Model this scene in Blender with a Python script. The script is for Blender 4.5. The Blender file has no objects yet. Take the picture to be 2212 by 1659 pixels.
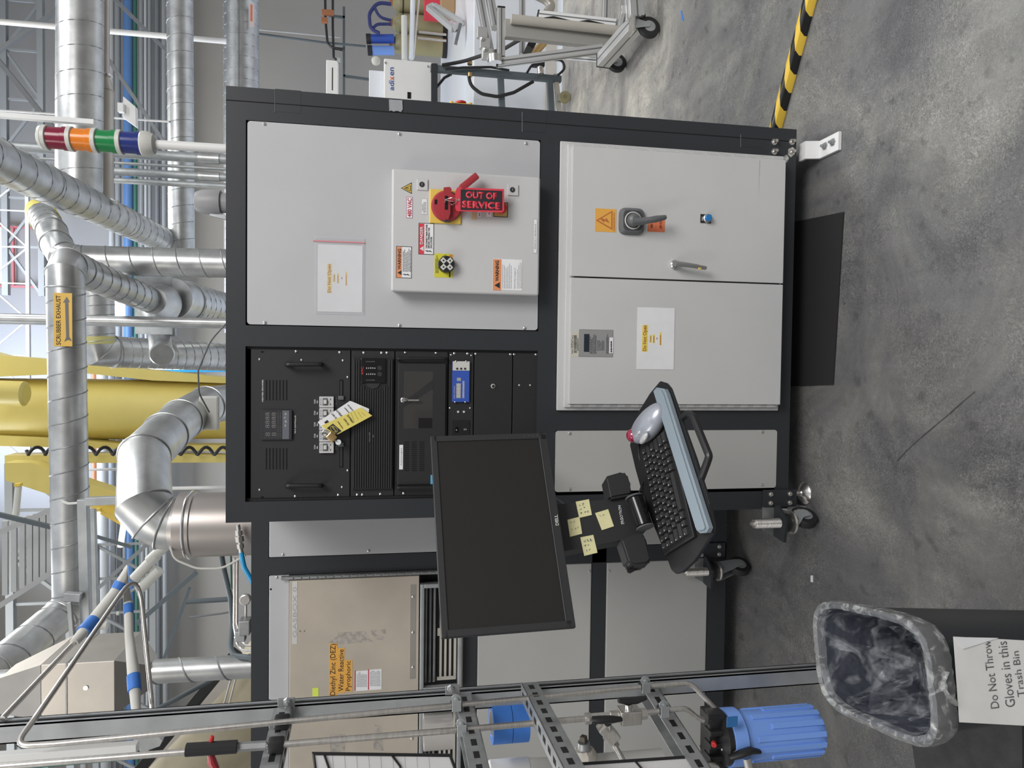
import bpy, bmesh, math, random
from mathutils import Vector as V3, Matrix
random.seed(7)
SC = bpy.context.scene
COL = SC.collection
pi = math.pi
# ------------------------------------------------------------------ camera (photo was taken upright and is shown on its side)
FPX, CAMH = 1534.0, 1.53
PIT, YAW, ROL = math.radians(10.138), math.radians(-1.681), math.radians(0.4175)
_W = V3((math.sin(YAW)*math.cos(PIT), math.cos(YAW)*math.cos(PIT), -math.sin(PIT)))
_r0 = V3((math.cos(YAW), -math.sin(YAW), 0)); _u0 = _r0.cross(_W)
_R = _r0*math.cos(ROL) + _u0*math.sin(ROL); _U = _u0*math.cos(ROL) - _r0*math.sin(ROL)
CAMP = V3((0, 0, CAMH))
cd = bpy.data.cameras.new('camera'); cam = bpy.data.objects.new('camera', cd); COL.objects.link(cam)
cd.sensor_fit = 'HORIZONTAL'; cd.sensor_width = 36.0; cd.lens = FPX/2212*36; cd.clip_start = 0.05; cd.clip_end = 100
_m = Matrix.Identity(4)
for i, c in enumerate((-_U, _R, -_W)):
    for j in range(3): _m[j][i] = c[j]
cam.matrix_world = Matrix.Translation(CAMP) @ _m
SC.camera = cam
# ------------------------------------------------------------------ light
SC.view_settings.view_transform = 'Standard'; SC.view_settings.look = 'None'
SC.view_settings.gamma = 1; SC.view_settings.use_curve_mapping = False
SC.view_settings.exposure = 0.6
w = bpy.data.worlds.new('hall_light'); SC.world = w; w.use_nodes = True
nt = w.node_tree; bg = nt.nodes['Background']
tc = nt.nodes.new('ShaderNodeTexCoord'); sx = nt.nodes.new('ShaderNodeSeparateXYZ'); cr = nt.nodes.new('ShaderNodeValToRGB')
nt.links.new(tc.outputs['Generated'], sx.inputs[0]); nt.links.new(sx.outputs['Z'], cr.inputs[0]); nt.links.new(cr.outputs[0], bg.inputs['Color'])
cr.color_ramp.elements[0].position = 0.0; cr.color_ramp.elements[0].color = (0.26, 0.25, 0.24, 1)
cr.color_ramp.elements[1].position = 0.75; cr.color_ramp.elements[1].color = (0.92, 0.95, 1.0, 1)
e = cr.color_ramp.elements.new(0.30); e.color = (0.50, 0.50, 0.50, 1)
bg.inputs['Strength'].default_value = 0.50
def area(name, loc, target, size, energy, col=(1, 1, 1), sy=None):
    d = bpy.data.lights.new(name, 'AREA'); d.energy = energy; d.color = col; d.size = size
    if sy: d.shape = 'RECTANGLE'; d.size_y = sy
    o = bpy.data.objects.new(name, d); COL.objects.link(o); o.location = loc
    o.rotation_euler = (V3(target)-V3(loc)).to_track_quat('-Z', 'Y').to_euler(); return o
area('bay_light_front', (2.6, -1.6, 5.2), (0.3, 2.3, 1.0), 2.4, 150, (1.0, 0.98, 0.96))
area('bay_light_left', (-3.6, -1.0, 5.4), (-1.0, 2.2, 1.6), 1.4, 34, (1.0, 0.94, 0.84))
area('bay_light_rear', (3.6, 4.6, 6.0), (1.0, 1.6, 0.0), 0.5, 75, (0.98, 1.0, 1.0))
area('bay_light_far', (1.5, 8.5, 8.2), (1.0, 9.0, 0.0), 3.0, 210, (1.0, 0.98, 0.94))
area('bay_light_far_left', (-4.5, 8.0, 8.2), (-3.5, 9.0, 0.0), 3.0, 210, (0.96, 0.98, 1.0))
area('skylight_glow', (-1.0, 11.0, 8.7), (1.5, 13.4, 6.5), 3.0, 420, (0.62, 0.74, 1.0))
# ------------------------------------------------------------------ pixel rays -> world points on real planes
def ray(x, y): return _R*(829.5-y) + _U*(1106-x) + _W*FPX
def A(x, y, Y):
    d = ray(x, y); return CAMP + d*(Y/d.y)
def FZ(x, y, z=0.0):
    d = ray(x, y); return CAMP + d*((z-CAMH)/d.z)
class PL:
    def __init__(s, p, n): s.p = V3(p); s.n = V3(n).normalized()
    def __call__(s, x, y, off=0.0):
        d = ray(x, y); t = ((s.p + s.n*off) - CAMP).dot(s.n)/d.dot(s.n); return CAMP + d*t
def YP(Y): return PL((0, Y, 0), (0, -1, 0))
# ------------------------------------------------------------------ materials
MATS = {}
def mat(name, col, rough=0.5, metal=0.0, bump=0.0, bscale=60.0, bdist=0.002, var=0.0, vscale=6.0, emit=None, es=1.0, alpha=None, spec=None, stretch=None, col2=None, trans=None, coat=None):
    m = bpy.data.materials.new(name); m.use_nodes = True; t = m.node_tree; b = t.nodes['Principled BSDF']
    c = (*col, 1)
    b.inputs['Base Color'].default_value = c; b.inputs['Roughness'].default_value = rough; b.inputs['Metallic'].default_value = metal
    if spec is not None: b.inputs['Specular IOR Level'].default_value = spec
    if coat is not None: b.inputs['Coat Weight'].default_value = coat
    tcn = t.nodes.new('ShaderNodeTexCoord'); src = tcn.outputs['Object']
    if stretch:
        mp = t.nodes.new('ShaderNodeMapping'); mp.inputs['Scale'].default_value = stretch; t.links.new(src, mp.inputs[0]); src = mp.outputs[0]
    n1 = t.nodes.new('ShaderNodeTexNoise'); n1.inputs['Scale'].default_value = vscale; n1.inputs['Detail'].default_value = 4; t.links.new(src, n1.inputs['Vector'])
    rp = t.nodes.new('ShaderNodeValToRGB'); v = max(var, 0.015)
    d = col2 if col2 else tuple(x*(1-v) for x in col)
    rp.color_ramp.elements[0].position = 0.35; rp.color_ramp.elements[0].color = (*d, 1)
    rp.color_ramp.elements[1].position = 0.65; rp.color_ramp.elements[1].color = (*(col if col2 else tuple(min(1, x*(1+v)) for x in col)), 1)
    t.links.new(n1.outputs['Fac'], rp.inputs[0]); t.links.new(rp.outputs[0], b.inputs['Base Color'])
    if bump:
        n2 = t.nodes.new('ShaderNodeTexNoise'); n2.inputs['Scale'].default_value = bscale; t.links.new(src, n2.inputs['Vector'])
        bp = t.nodes.new('ShaderNodeBump'); bp.inputs['Strength'].default_value = bump; bp.inputs['Distance'].default_value = bdist
        t.links.new(n2.outputs['Fac'], bp.inputs['Height']); t.links.new(bp.outputs[0], b.inputs['Normal'])
    if emit: b.inputs['Emission Color'].default_value = (*emit, 1); b.inputs['Emission Strength'].default_value = es
    if alpha is not None: b.inputs['Alpha'].default_value = alpha
    if trans is not None: b.inputs['Transmission Weight'].default_value = trans
    MATS[name] = m; return m
black_frame = mat('black_powder_coat', (0.030, 0.033, 0.038), 0.42)
black_rack = mat('black_rack_steel', (0.020, 0.020, 0.021), 0.5, bump=0.35, bscale=600)
black_pl = mat('black_plastic', (0.016, 0.016, 0.017), 0.4)
black_soft = mat('black_matte_plastic', (0.028, 0.028, 0.029), 0.5, bump=0.2, bscale=700)
black_gloss = mat('black_glossy', (0.010, 0.010, 0.011), 0.16)
void = mat('dark_opening', (0.004, 0.004, 0.004), 0.9)
screen_m = mat('dark_screen', (0.017, 0.016, 0.015), 0.42)
panel_gray = mat('grey_panel_paint', (0.50, 0.505, 0.52), 0.5)
panel_shaded = mat('grey_panel_paint_shaded', (0.44, 0.44, 0.425), 0.55)  # same paint as panel_gray, with the lower-left shade put into the colour
encl_gray = mat('light_grey_enclosure_paint', (0.60, 0.60, 0.595), 0.42)
white_paint = mat('white_paint', (0.80, 0.80, 0.79), 0.4)
paper = mat('white_paper', (0.84, 0.84, 0.85), 0.7, var=0.03, vscale=12)
paper_warm = mat('worn_white_paper', (0.80, 0.79, 0.76), 0.7, bump=0.8, bscale=9, var=0.06, vscale=7)
plastic_clear = mat('clear_plastic_sleeve', (0.75, 0.75, 0.78), 0.12, alpha=0.22)
chrome = mat('bright_steel', (0.75, 0.74, 0.72), 0.22, 1.0)
steel = mat('stainless_steel', (0.74, 0.71, 0.67), 0.30, 0.95, var=0.08, vscale=30, stretch=(1, 1, 6))
dark_steel = mat('zinc_plated_steel', (0.36, 0.37, 0.37), 0.42, 0.6, var=0.12, vscale=20, bump=0.1)
galv = mat('galvanised_duct', (0.56, 0.57, 0.57), 0.38, 0.9, var=0.14, vscale=9, bump=0.06, bscale=30)
galv_dull = mat('dull_galvanised_steel', (0.44, 0.46, 0.47), 0.48, 0.6, var=0.10, vscale=14)
galv_warm = mat('brushed_stainless_sheet', (0.50, 0.47, 0.43), 0.42, 0.75, var=0.05, vscale=8)
beige_steel = mat('brushed_beige_steel', (0.56, 0.50, 0.42), 0.42, 0.25, var=0.07, vscale=5, bump=0.1, bscale=80, stretch=(1, 1, 1))
cyl_steel = mat('warm_stainless_housing', (0.52, 0.48, 0.455), 0.38, 0.9, var=0.03, vscale=4)
alu = mat('anodised_aluminium', (0.62, 0.62, 0.61), 0.38, 0.6)
yellow_crane = mat('yellow_machine_paint', (0.66, 0.55, 0.16), 0.4)
yellow_pl = mat('yellow_plastic', (0.78, 0.55, 0.10), 0.4)
yellow_tag = mat('yellow_card', (0.78, 0.66, 0.16), 0.6)
yellow_hi = mat('yellow_highlight', (0.86, 0.70, 0.12), 0.7)
note_y = mat('pale_yellow_note', (0.80, 0.75, 0.42), 0.7, var=0.04, vscale=30)
note_neon = mat('neon_yellow_note', (0.72, 0.85, 0.12), 0.6)
orange_st = mat('orange_sticker', (0.82, 0.42, 0.08), 0.55)
orange_warn = mat('orange_warning_band', (0.78, 0.30, 0.13), 0.55)
red_orange = mat('red_orange_sticker', (0.75, 0.20, 0.09), 0.55)
red_tag = mat('red_tag_card', (0.72, 0.05, 0.08), 0.5)
red_pl = mat('dark_red_plastic', (0.38, 0.035, 0.045), 0.38)
red_bright = mat('red_plastic', (0.60, 0.03, 0.03), 0.4)
red_ink = mat('red_ink', (0.55, 0.04, 0.07), 0.6)
black_ink = mat('black_ink', (0.02, 0.02, 0.025), 0.6)
blue_ink = mat('blue_ink', (0.03, 0.04, 0.16), 0.6)
grey_ink = mat('grey_ink', (0.30, 0.30, 0.32), 0.6)
white_ink = mat('white_ink', (0.72, 0.72, 0.72), 0.6)
brown_ink = mat('brown_red_ink', (0.50, 0.16, 0.05), 0.6)
blue_filter = mat('blue_filter_plastic', (0.19, 0.35, 0.80), 0.38)
blue_tape = mat('blue_masking_tape', (0.05, 0.19, 0.60), 0.55, var=0.05, vscale=40)
blue_panel = mat('blue_instrument_face', (0.04, 0.10, 0.46), 0.4)
blue_btn = mat('blue_button', (0.02, 0.20, 0.52), 0.3)
blue_pipe = mat('blue_pipe_paint', (0.09, 0.20, 0.42), 0.4)
blue_hose = mat('blue_hose', (0.02, 0.33, 0.66), 0.35)
green_pipe = mat('green_pipe_paint', (0.04, 0.15, 0.11), 0.4)
orange_pipe = mat('orange_brown_pipe', (0.42, 0.16, 0.07), 0.5)
insul = mat('white_foam_insulation', (0.60, 0.59, 0.55), 0.8, bump=0.5, bscale=25)
plug_putty = mat('cream_putty', (0.66, 0.61, 0.54), 0.8, bump=0.6, bscale=80)
rubber = mat('black_rubber', (0.018, 0.018, 0.019), 0.65)
mat_rubber = mat('black_rubber_mat', (0.016, 0.016, 0.017), 0.75, bump=0.2, bscale=300)
grey_pl = mat('grey_plastic', (0.13, 0.135, 0.14), 0.42)
light_grey_pl = mat('light_grey_plastic', (0.62, 0.62, 0.58), 0.45)
silver_pl = mat('silver_plastic', (0.40, 0.42, 0.47), 0.28, 0.35)
silver_btn = mat('pale_silver_plastic', (0.55, 0.56, 0.56), 0.3, 0.2)
wrist_m = mat('blue_grey_foam', (0.25, 0.30, 0.34), 0.7)
ball_red = mat('red_trackball', (0.32, 0.008, 0.05), 0.12, coat=1.0)
brass = mat('brass', (0.62, 0.42, 0.20), 0.32, 0.9)
silver_tape = mat('silver_foil_tape', (0.80, 0.78, 0.74), 0.16, 1.0)
duct_tape = mat('grey_duct_tape', (0.36, 0.37, 0.39), 0.5, 0.2, bump=0.5, bscale=40)
lamp_red = mat('red_lens', (0.22, 0.008, 0.035), 0.2)
lamp_orange = mat('orange_lens', (0.78, 0.22, 0.015), 0.2)
lamp_green = mat('green_lens', (0.008, 0.22, 0.06), 0.2)
lamp_blue = mat('blue_lens', (0.015, 0.03, 0.19), 0.2)
frame_grey = mat('blue_grey_steel_paint', (0.10, 0.125, 0.14), 0.5)
truss_grey = mat('grey_truss_paint', (0.27, 0.285, 0.29), 0.5)
truss_dark = mat('dark_truss_paint', (0.17, 0.18, 0.19), 0.5)
rail_grey = mat('pale_truss_paint', (0.46, 0.47, 0.47), 0.5)
olive_tank = mat('olive_fibreglass', (0.34, 0.31, 0.17), 0.35)
tan_cover = mat('tan_duct_wrap', (0.46, 0.41, 0.29), 0.5, 0.0, var=0.12, vscale=5)
beige_m = mat('beige_paint', (0.55, 0.52, 0.46), 0.5)
filter_cartridge = mat('white_cartridge', (0.62, 0.61, 0.56), 0.6)
lightstrip = mat('lit_lamp_tube', (0.9, 0.9, 0.9), 0.4, emit=(0.92, 0.96, 1.0), es=3.0)
led_m = mat('lit_led', (0.9, 0.9, 0.9), 0.4, emit=(1, 0.98, 0.9), es=0.5)
skyglass = mat('daylit_glass', (0.8, 0.85, 0.95), 0.2, emit=(0.95, 0.84, 0.90), es=1.1)
window_red = mat('red_window_frame', (0.60, 0.16, 0.16), 0.5)
wall_m = mat('painted_wall', (0.315, 0.302, 0.28), 0.7, var=0.03, vscale=0.6)
ceil_m = mat('grey_roof_deck', (0.30, 0.33, 0.36), 0.7)
film = mat('clear_bin_liner', (0.75, 0.78, 0.82), 0.10, alpha=0.12, bump=1.0, bscale=22, bdist=0.03)
film_edge = mat('gathered_liner_film', (0.55, 0.56, 0.55), 0.2, alpha=0.38, bump=1.0, bscale=30, bdist=0.008, stretch=(1, 1, .35))
def wrinkled(m, lo, hi, sc, dist):
    t = m.node_tree; b = t.nodes['Principled BSDF']; n = t.nodes.new('ShaderNodeTexNoise'); tc = t.nodes.new('ShaderNodeTexCoord')
    n.inputs['Scale'].default_value = sc; n.inputs['Detail'].default_value = 3; n.inputs['Distortion'].default_value = dist; t.links.new(tc.outputs['Object'], n.inputs['Vector'])
    r = t.nodes.new('ShaderNodeMapRange'); r.inputs[1].default_value = .50; r.inputs[2].default_value = .72; r.inputs[3].default_value = lo; r.inputs[4].default_value = hi
    t.links.new(n.outputs['Fac'], r.inputs[0]); t.links.new(r.outputs[0], b.inputs['Alpha'])
wrinkled(film, .035, .34, 9, 2.5); wrinkled(film_edge, .22, .80, 26, 2.0)
bin_m = mat('dark_grey_bin_plastic', (0.022, 0.024, 0.026), 0.4, bump=0.1, bscale=300)
bin_in = mat('blue_grey_bin_inside', (0.034, 0.038, 0.058), 0.5)
white_gloss = mat('white_gloss_panel', (0.74, 0.77, 0.82), 0.25)
# ------------------------------------------------------------------ mesh builder
def frame_of(d, hint=None):
    d = d.normalized(); h = hint or (V3((0, 0, 1)) if abs(d.z) < 0.9 else V3((1, 0, 0)))
    a = d.cross(h).normalized(); return a, d.cross(a).normalized()
class MB:
    def __init__(s): s.bm = bmesh.new()
    def _face(s, vs):
        try: return s.bm.faces.new(vs)
        except ValueError: return None
    def obox(s, c, hx, hy, hz, bev=0.0, seg=2):
        """box from centre and three half-extent vectors"""
        c = V3(c); hx, hy, hz = V3(hx), V3(hy), V3(hz); v = {}
        for i in (-1, 1):
            for j in (-1, 1):
                for k in (-1, 1): v[i, j, k] = s.bm.verts.new(c+hx*i+hy*j+hz*k)
        fs = []
        for q in (((-1,-1,-1),(-1,-1,1),(-1,1,1),(-1,1,-1)), ((1,-1,-1),(1,1,-1),(1,1,1),(1,-1,1)),
                  ((-1,-1,-1),(1,-1,-1),(1,-1,1),(-1,-1,1)), ((-1,1,-1),(-1,1,1),(1,1,1),(1,1,-1)),
                  ((-1,-1,-1),(-1,1,-1),(1,1,-1),(1,-1,-1)), ((-1,-1,1),(1,-1,1),(1,1,1),(-1,1,1))):
            fs.append(s.bm.faces.new([v[t] for t in q]))
        if bev:
            es = {e for f in fs for e in f.edges}
            bmesh.ops.bevel(s.bm, geom=list(es), offset=bev, segments=seg, affect='EDGES', profile=0.5)
        return s
    def box(s, x0, x1, y0, y1, z0, z1, bev=0.0, seg=2):
        return s.obox(((x0+x1)/2, (y0+y1)/2, (z0+z1)/2), (abs(x1-x0)/2, 0, 0), (0, abs(y1-y0)/2, 0), (0, 0, abs(z1-z0)/2), bev, seg)
    def beam(s, a, b, w, h, hint=None, bev=0.0):
        a, b = V3(a), V3(b); u, v = frame_of(b-a, hint)
        return s.obox((a+b)/2, (b-a)/2, u*w/2, v*h/2, bev)
    def prism(s, pts, off):
        off = V3(off); p = [V3(q) for q in pts]
        a = [s.bm.verts.new(q) for q in p]; b = [s.bm.verts.new(q+off) for q in p]; n = len(p)
        s._face(a[::-1]); s._face(b)
        for i in range(n): s._face([a[i], a[(i+1) % n], b[(i+1) % n], b[i]])
        return s
    def tube(s, pts, r, seg=12, cap=True, closed=False, sy=1.0, hint=None):
        p = [V3(q) for q in pts]; n = len(p)
        rs = r if isinstance(r, (list, tuple)) else [r]*n
        rings = []; a, b = None, None
        for i in range(n):
            if closed: d0 = (p[i]-p[i-1]).normalized(); d1 = (p[(i+1) % n]-p[i]).normalized()
            else:
                d0 = (p[i]-p[i-1]).normalized() if i else (p[1]-p[0]).normalized()
                d1 = (p[i+1]-p[i]).normalized() if i < n-1 else d0
            if a is None: a, b = frame_of(d0, hint)
            else:
                a = (a - d0*a.dot(d0)).normalized(); b = d0.cross(a)
            m = d0+d1
            m = m.normalized() if m.length > 1e-6 else d0
            ring = []
            for k in range(seg):
                t = 2*pi*k/seg; q = a*math.cos(t)*rs[i] + b*math.sin(t)*rs[i]*sy
                dm = d0.dot(m)
                if abs(dm) > 0.3: q = q - d0*(q.dot(m)/dm)
                ring.append(s.bm.verts.new(p[i]+q))
            rings.append(ring)
            a = (a - d1*a.dot(d1)).normalized(); b = d1.cross(a)
        m = n if closed else n-1
        for i in range(m):
            A0, B0 = rings[i], rings[(i+1) % n]
            for k in range(seg): s._face([A0[k], A0[(k+1) % seg], B0[(k+1) % seg], B0[k]])
        if cap and not closed: s._face(rings[0][::-1]); s._face(rings[-1])
        return s
    def cyl(s, a, b, r, r2=None, seg=24): return s.tube([a, b], [r, r if r2 is None else r2], seg)
    def lathe(s, o, ax, prof, seg=24, capend=True):
        o = V3(o); ax = V3(ax).normalized(); a, b = frame_of(ax); rings = []
        for r, h in prof:
            rings.append([s.bm.verts.new(o+ax*h+(a*math.cos(2*pi*k/seg)+b*math.sin(2*pi*k/seg))*max(r, 1e-4)) for k in range(seg)])
        for i in range(len(rings)-1):
            for k in range(seg): s._face([rings[i][k], rings[i][(k+1) % seg], rings[i+1][(k+1) % seg], rings[i+1][k]])
        if capend: s._face(rings[0][::-1]); s._face(rings[-1])
        return s
    def torus(s, c, ax, R, r, seg=28, ms=8):
        a, b = frame_of(V3(ax)); c = V3(c)
        return s.tube([c+(a*math.cos(2*pi*k/seg)+b*math.sin(2*pi*k/seg))*R for k in range(seg)], r, ms, closed=True)
    def ell(s, c, hx, hy, hz, nu=20, nv=12):
        c = V3(c); hx, hy, hz = V3(hx), V3(hy), V3(hz); rows = []
        for j in range(1, nv):
            t = pi*j/nv; rows.append([s.bm.verts.new(c+hz*math.cos(t)+(hx*math.cos(2*pi*i/nu)+hy*math.sin(2*pi*i/nu))*math.sin(t)) for i in range(nu)])
        top, bot = s.bm.verts.new(c+hz), s.bm.verts.new(c-hz)
        for j in range(len(rows)-1):
            for i in range(nu): s._face([rows[j][i], rows[j+1][i], rows[j+1][(i+1) % nu], rows[j][(i+1) % nu]])
        for i in range(nu): s._face([top, rows[0][i], rows[0][(i+1) % nu]]); s._face([bot, rows[-1][(i+1) % nu], rows[-1][i]])
        return s
    def build(s, name, m, parent=None, label=None, flat=False):
        bm = s.bm
        bmesh.ops.recalc_face_normals(bm, faces=bm.faces)
        off = wpos(parent)
        for v in bm.verts: v.co -= off
        if not flat:
            for f in bm.faces: f.smooth = True
            bm.normal_update()
            for e in bm.edges:
                if len(e.link_faces) != 2: continue
                an = e.calc_face_angle(0); a0, a1 = (f.calc_area() for f in e.link_faces)
                if an > 0.6 or (an > 0.15 and min(a0, a1) < 0.12*max(a0, a1)): e.smooth = False
        me = bpy.data.meshes.new(name); bm.to_mesh(me); bm.free(); me.materials.append(m)
        return link(bpy.data.objects.new(name, me), parent, label)
def link(o, parent, label=None):
    COL.objects.link(o)
    if parent: o.parent = parent
    if label: o['label'] = label
    return o
def wpos(o):
    p = V3((0, 0, 0))
    while o: p += V3(o.location); o = o.parent
    return p
def thing(name, label, cat, loc=(0, 0, 0), group=None):
    o = bpy.data.objects.new(name, None); o.empty_display_size = 0.05; COL.objects.link(o)
    o.location = loc; o['label'] = label; o['category'] = cat
    if group: o['group'] = group
    return o
def tag(o, label, cat, group=None):
    """a thing that is one mesh: move its origin to its base centre"""
    me = o.data; xs = [v.co for v in me.vertices]
    if xs:
        c = V3((sum(v.x for v in xs)/len(xs), sum(v.y for v in xs)/len(xs), min(v.z for v in xs)))
        me.transform(Matrix.Translation(-c)); o.location = V3(o.location)+c
    o['label'] = label; o['category'] = cat
    if group: o['group'] = group
    return o
def struct(o): o['kind'] = 'structure'; return o
def fillet(pts, r, n=6):
    p = [V3(q) for q in pts]; out = [p[0]]
    for i in range(1, len(p)-1):
        a, b, c = p[i-1], p[i], p[i+1]; u = (a-b).normalized(); v = (c-b).normalized()
        ang = u.angle(v); t = min(r/max(math.tan(ang/2), 1e-3), (a-b).length*0.48, (c-b).length*0.48)
        A0, C0 = b+u*t, b+v*t
        for k in range(n+1):
            f = k/n; out.append(A0*(1-f)**2 + b*2*f*(1-f) + C0*f*f)
    out.append(p[-1]); return out
# card on a plane from a pixel rectangle (x0<x1 image columns, y0<y1 image rows)
def corners(pr, x0, x1, y0, y1, off=0.0):
    return [pr(x1, y1, off), pr(x1, y0, off), pr(x0, y0, off), pr(x0, y1, off)]   # bottom-left, bottom-right, top-right, top-left
def rect_on(pr, x0, x1, y0, y1, off=0.0):
    """as corners() but squared up in the plane"""
    bl, br, tr, tl = corners(pr, x0, x1, y0, y1, off)
    ex = ((br-bl)+(tr-tl)); wd = ex.length/2; ex.normalize()
    if abs(pr.n.z) < .5: ex = V3((-pr.n.y, pr.n.x, 0)).normalized()
    ez = pr.n.cross(ex).normalized(); hh = abs(((tl-bl)+(tr-br)).dot(ez))/2; c = (bl+br+tr+tl)/4
    return c, ex, ez, wd, hh
def slab(pr, x0, x1, y0, y1, o0=0.0, o1=0.001, bev=0.0, mb=None, grow=0.0):
    c, ex, ez, wd, hh = rect_on(pr, x0, x1, y0, y1, (o0+o1)/2)
    mb = mb or MB(); mb.obox(c, ex*(wd/2+grow), ez*(hh/2+grow), pr.n*(o1-o0)/2, bev); return mb
_tc = {}
def text(s, pr, m, parent, x0, x1, y0, y1, off=0.0012, name='lettering', bold=0.0, th=0.0003, rot=0, label=None):
    """solid lettering filling a pixel rectangle on plane pr"""
    key = (s, bold)
    if key not in _tc:
        cu = bpy.data.curves.new('t', 'FONT'); cu.body = s; cu.size = 1; cu.offset = bold; cu.align_x = 'CENTER'; cu.resolution_u = 3
        ob = bpy.data.objects.new('t', cu); COL.objects.link(ob)
        dg = bpy.context.evaluated_depsgraph_get(); me = bpy.data.meshes.new_from_object(ob.evaluated_get(dg))
        COL.objects.unlink(ob); bpy.data.objects.remove(ob)
        _tc[key] = me
    me0 = _tc[key]; xs = [v.co.x for v in me0.vertices]; ys = [v.co.y for v in me0.vertices]
    c, ex, ez, wd, hh = rect_on(pr, x0, x1, y0, y1, off)
    if rot: ex, ez, wd, hh = -ez, ex, hh, wd
    bx, by = (max(xs)+min(xs))/2, (max(ys)+min(ys))/2; sx_, sy_ = wd/(max(xs)-min(xs)), hh/(max(ys)-min(ys))
    bm = bmesh.new(); bm.from_mesh(me0)
    for v in bm.verts: v.co = c + ex*((v.co.x-bx)*sx_) + ez*((v.co.y-by)*sy_)
    r = bmesh.ops.extrude_face_region(bm, geom=bm.faces[:])
    for g in r['geom']:
        if isinstance(g, bmesh.types.BMVert): g.co += pr.n*th
    mb = MB(); mb.bm.free(); mb.bm = bm
    return mb.build(name, m, parent, label, flat=True)
def scribble(pr, m, parent, x0, x1, y0, y1, rows, off=0.0012, fill=0.85, name='fine_print', dx=0.55, seedv=1):
    """rows of tiny illegible print; rows stack down the card (image x)"""
    rnd = random.Random(seedv); mb = MB(); step = (x1-x0)/rows
    for i in range(rows):
        xa = x0+step*(i+0.5-dx/2); xb = xa+step*dx; y = y1
        yend = y1-(y1-y0)*rnd.uniform(fill*0.8, 1)
        while y > yend+0.3:
            l = rnd.uniform(1.2, 4.5); ya = max(y-l, yend)
            slab(pr, xa, xb, ya, y, off, off+0.0002, mb=mb); y = ya-rnd.uniform(0.5, 0.9)
    return mb.build(name, m, parent, flat=True)
def screw(pr, x, y, parent, off=0.0, r=0.0055, m=None, name='screw'):
    c = pr(x, y, off); return MB().lathe(c, pr.n, [(r, 0), (r, r*.25), (r*.85, r*.6), (r*.45, r*.8), (r*.42, r*.45)], 10).build(name, m or chrome, parent)
# ================================================================== setting
def node_floor():
    m = bpy.data.materials.new('stained_concrete'); m.use_nodes = True; t = m.node_tree; b = t.nodes['Principled BSDF']; N = t.nodes.new; L = t.links.new
    tc = N('ShaderNodeTexCoord'); O = tc.outputs['Object']
    def noise(sc, det=6, rough=.6, dist=0.0, src=O):
        n = N('ShaderNodeTexNoise'); n.inputs['Scale'].default_value = sc; n.inputs['Detail'].default_value = det; n.inputs['Roughness'].default_value = rough; n.inputs['Distortion'].default_value = dist; L(src, n.inputs['Vector']); return n.outputs['Fac']
    def ramp(src, *st):
        r = N('ShaderNodeValToRGB'); el = r.color_ramp.elements
        el[0].position, el[0].color = st[0][0], (*st[0][1], 1); el[1].position, el[1].color = st[-1][0], (*st[-1][1], 1)
        for p, c in st[1:-1]: e = el.new(p); e.color = (*c, 1)
        L(src, r.inputs[0]); return r.outputs[0]
    def mix(f, a, c, mode='MIX'):
        n = N('ShaderNodeMix'); n.data_type = 'RGBA'; n.blend_type = mode
        for k, v in ((0, f), (6, a), (7, c)):
            if isinstance(v, (float, int)): n.inputs[k].default_value = v
            elif isinstance(v, tuple): n.inputs[k].default_value = v
            else: L(v, n.inputs[k])
        return n.outputs[2]
    base = ramp(noise(1.9, 9, .66, .8), (.33, (.085, .083, .088)), (.46, (.135, .134, .134)), (.54, (.165, .164, .156)), (.68, (.25, .246, .228)))
    fine = ramp(noise(95, 3, .75, 2.2), (.34, (.55, .55, .55)), (.5, (.95, .95, .95)), (.66, (1.7, 1.68, 1.6)))
    zone = ramp(noise(2.6, 4, .6, .4), (.4, (.25, .25, .25)), (.6, (1, 1, 1)))
    c = mix(zone, base, fine, 'MULTIPLY')
    spots = ramp(noise(15, 2, .5), (.61, (1, 1, 1)), (.72, (.62, .62, .62)))
    c = mix(0.8, c, spots, 'MULTIPLY')
    fleck = ramp(noise(210, 1, .5), (.795, (0, 0, 0)), (.82, (.4, .4, .4)))
    c = mix(1.0, c, fleck, 'ADD')
    mp = N('ShaderNodeMapping'); mp.inputs['Scale'].default_value = (14, .7, 1); L(O, mp.inputs[0])
    streak = ramp(noise(1.0, 4, .6, .3, mp.outputs[0]), (.3, (.8, .8, .8)), (.7, (1.18, 1.18, 1.18)))
    c = mix(.5, c, streak, 'MULTIPLY')
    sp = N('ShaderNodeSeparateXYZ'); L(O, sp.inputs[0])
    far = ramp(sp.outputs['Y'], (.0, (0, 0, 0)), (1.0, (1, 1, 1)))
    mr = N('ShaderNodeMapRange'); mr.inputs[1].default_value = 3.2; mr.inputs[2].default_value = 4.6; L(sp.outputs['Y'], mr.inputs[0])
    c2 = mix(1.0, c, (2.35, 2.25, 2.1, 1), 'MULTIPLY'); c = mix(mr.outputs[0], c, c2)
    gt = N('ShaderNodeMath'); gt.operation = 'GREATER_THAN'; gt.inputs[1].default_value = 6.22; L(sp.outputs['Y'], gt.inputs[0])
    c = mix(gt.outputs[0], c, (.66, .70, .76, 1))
    L(c, b.inputs['Base Color'])
    rr = ramp(noise(5, 5, .6), (.3, (.30, .30, .30)), (.7, (.55, .55, .55))); L(rr, b.inputs['Roughness'])
    bp = N('ShaderNodeBump'); bp.inputs['Strength'].default_value = .35; bp.inputs['Distance'].default_value = .003; L(noise(75, 3, .7, 1.5), bp.inputs['Height']); L(bp.outputs[0], b.inputs['Normal'])
    return m
mb = MB(); mb.box(-9, 9, -2.5, 14, -0.1, 0); fl_ = struct(mb.build('floor', node_floor()))
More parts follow.
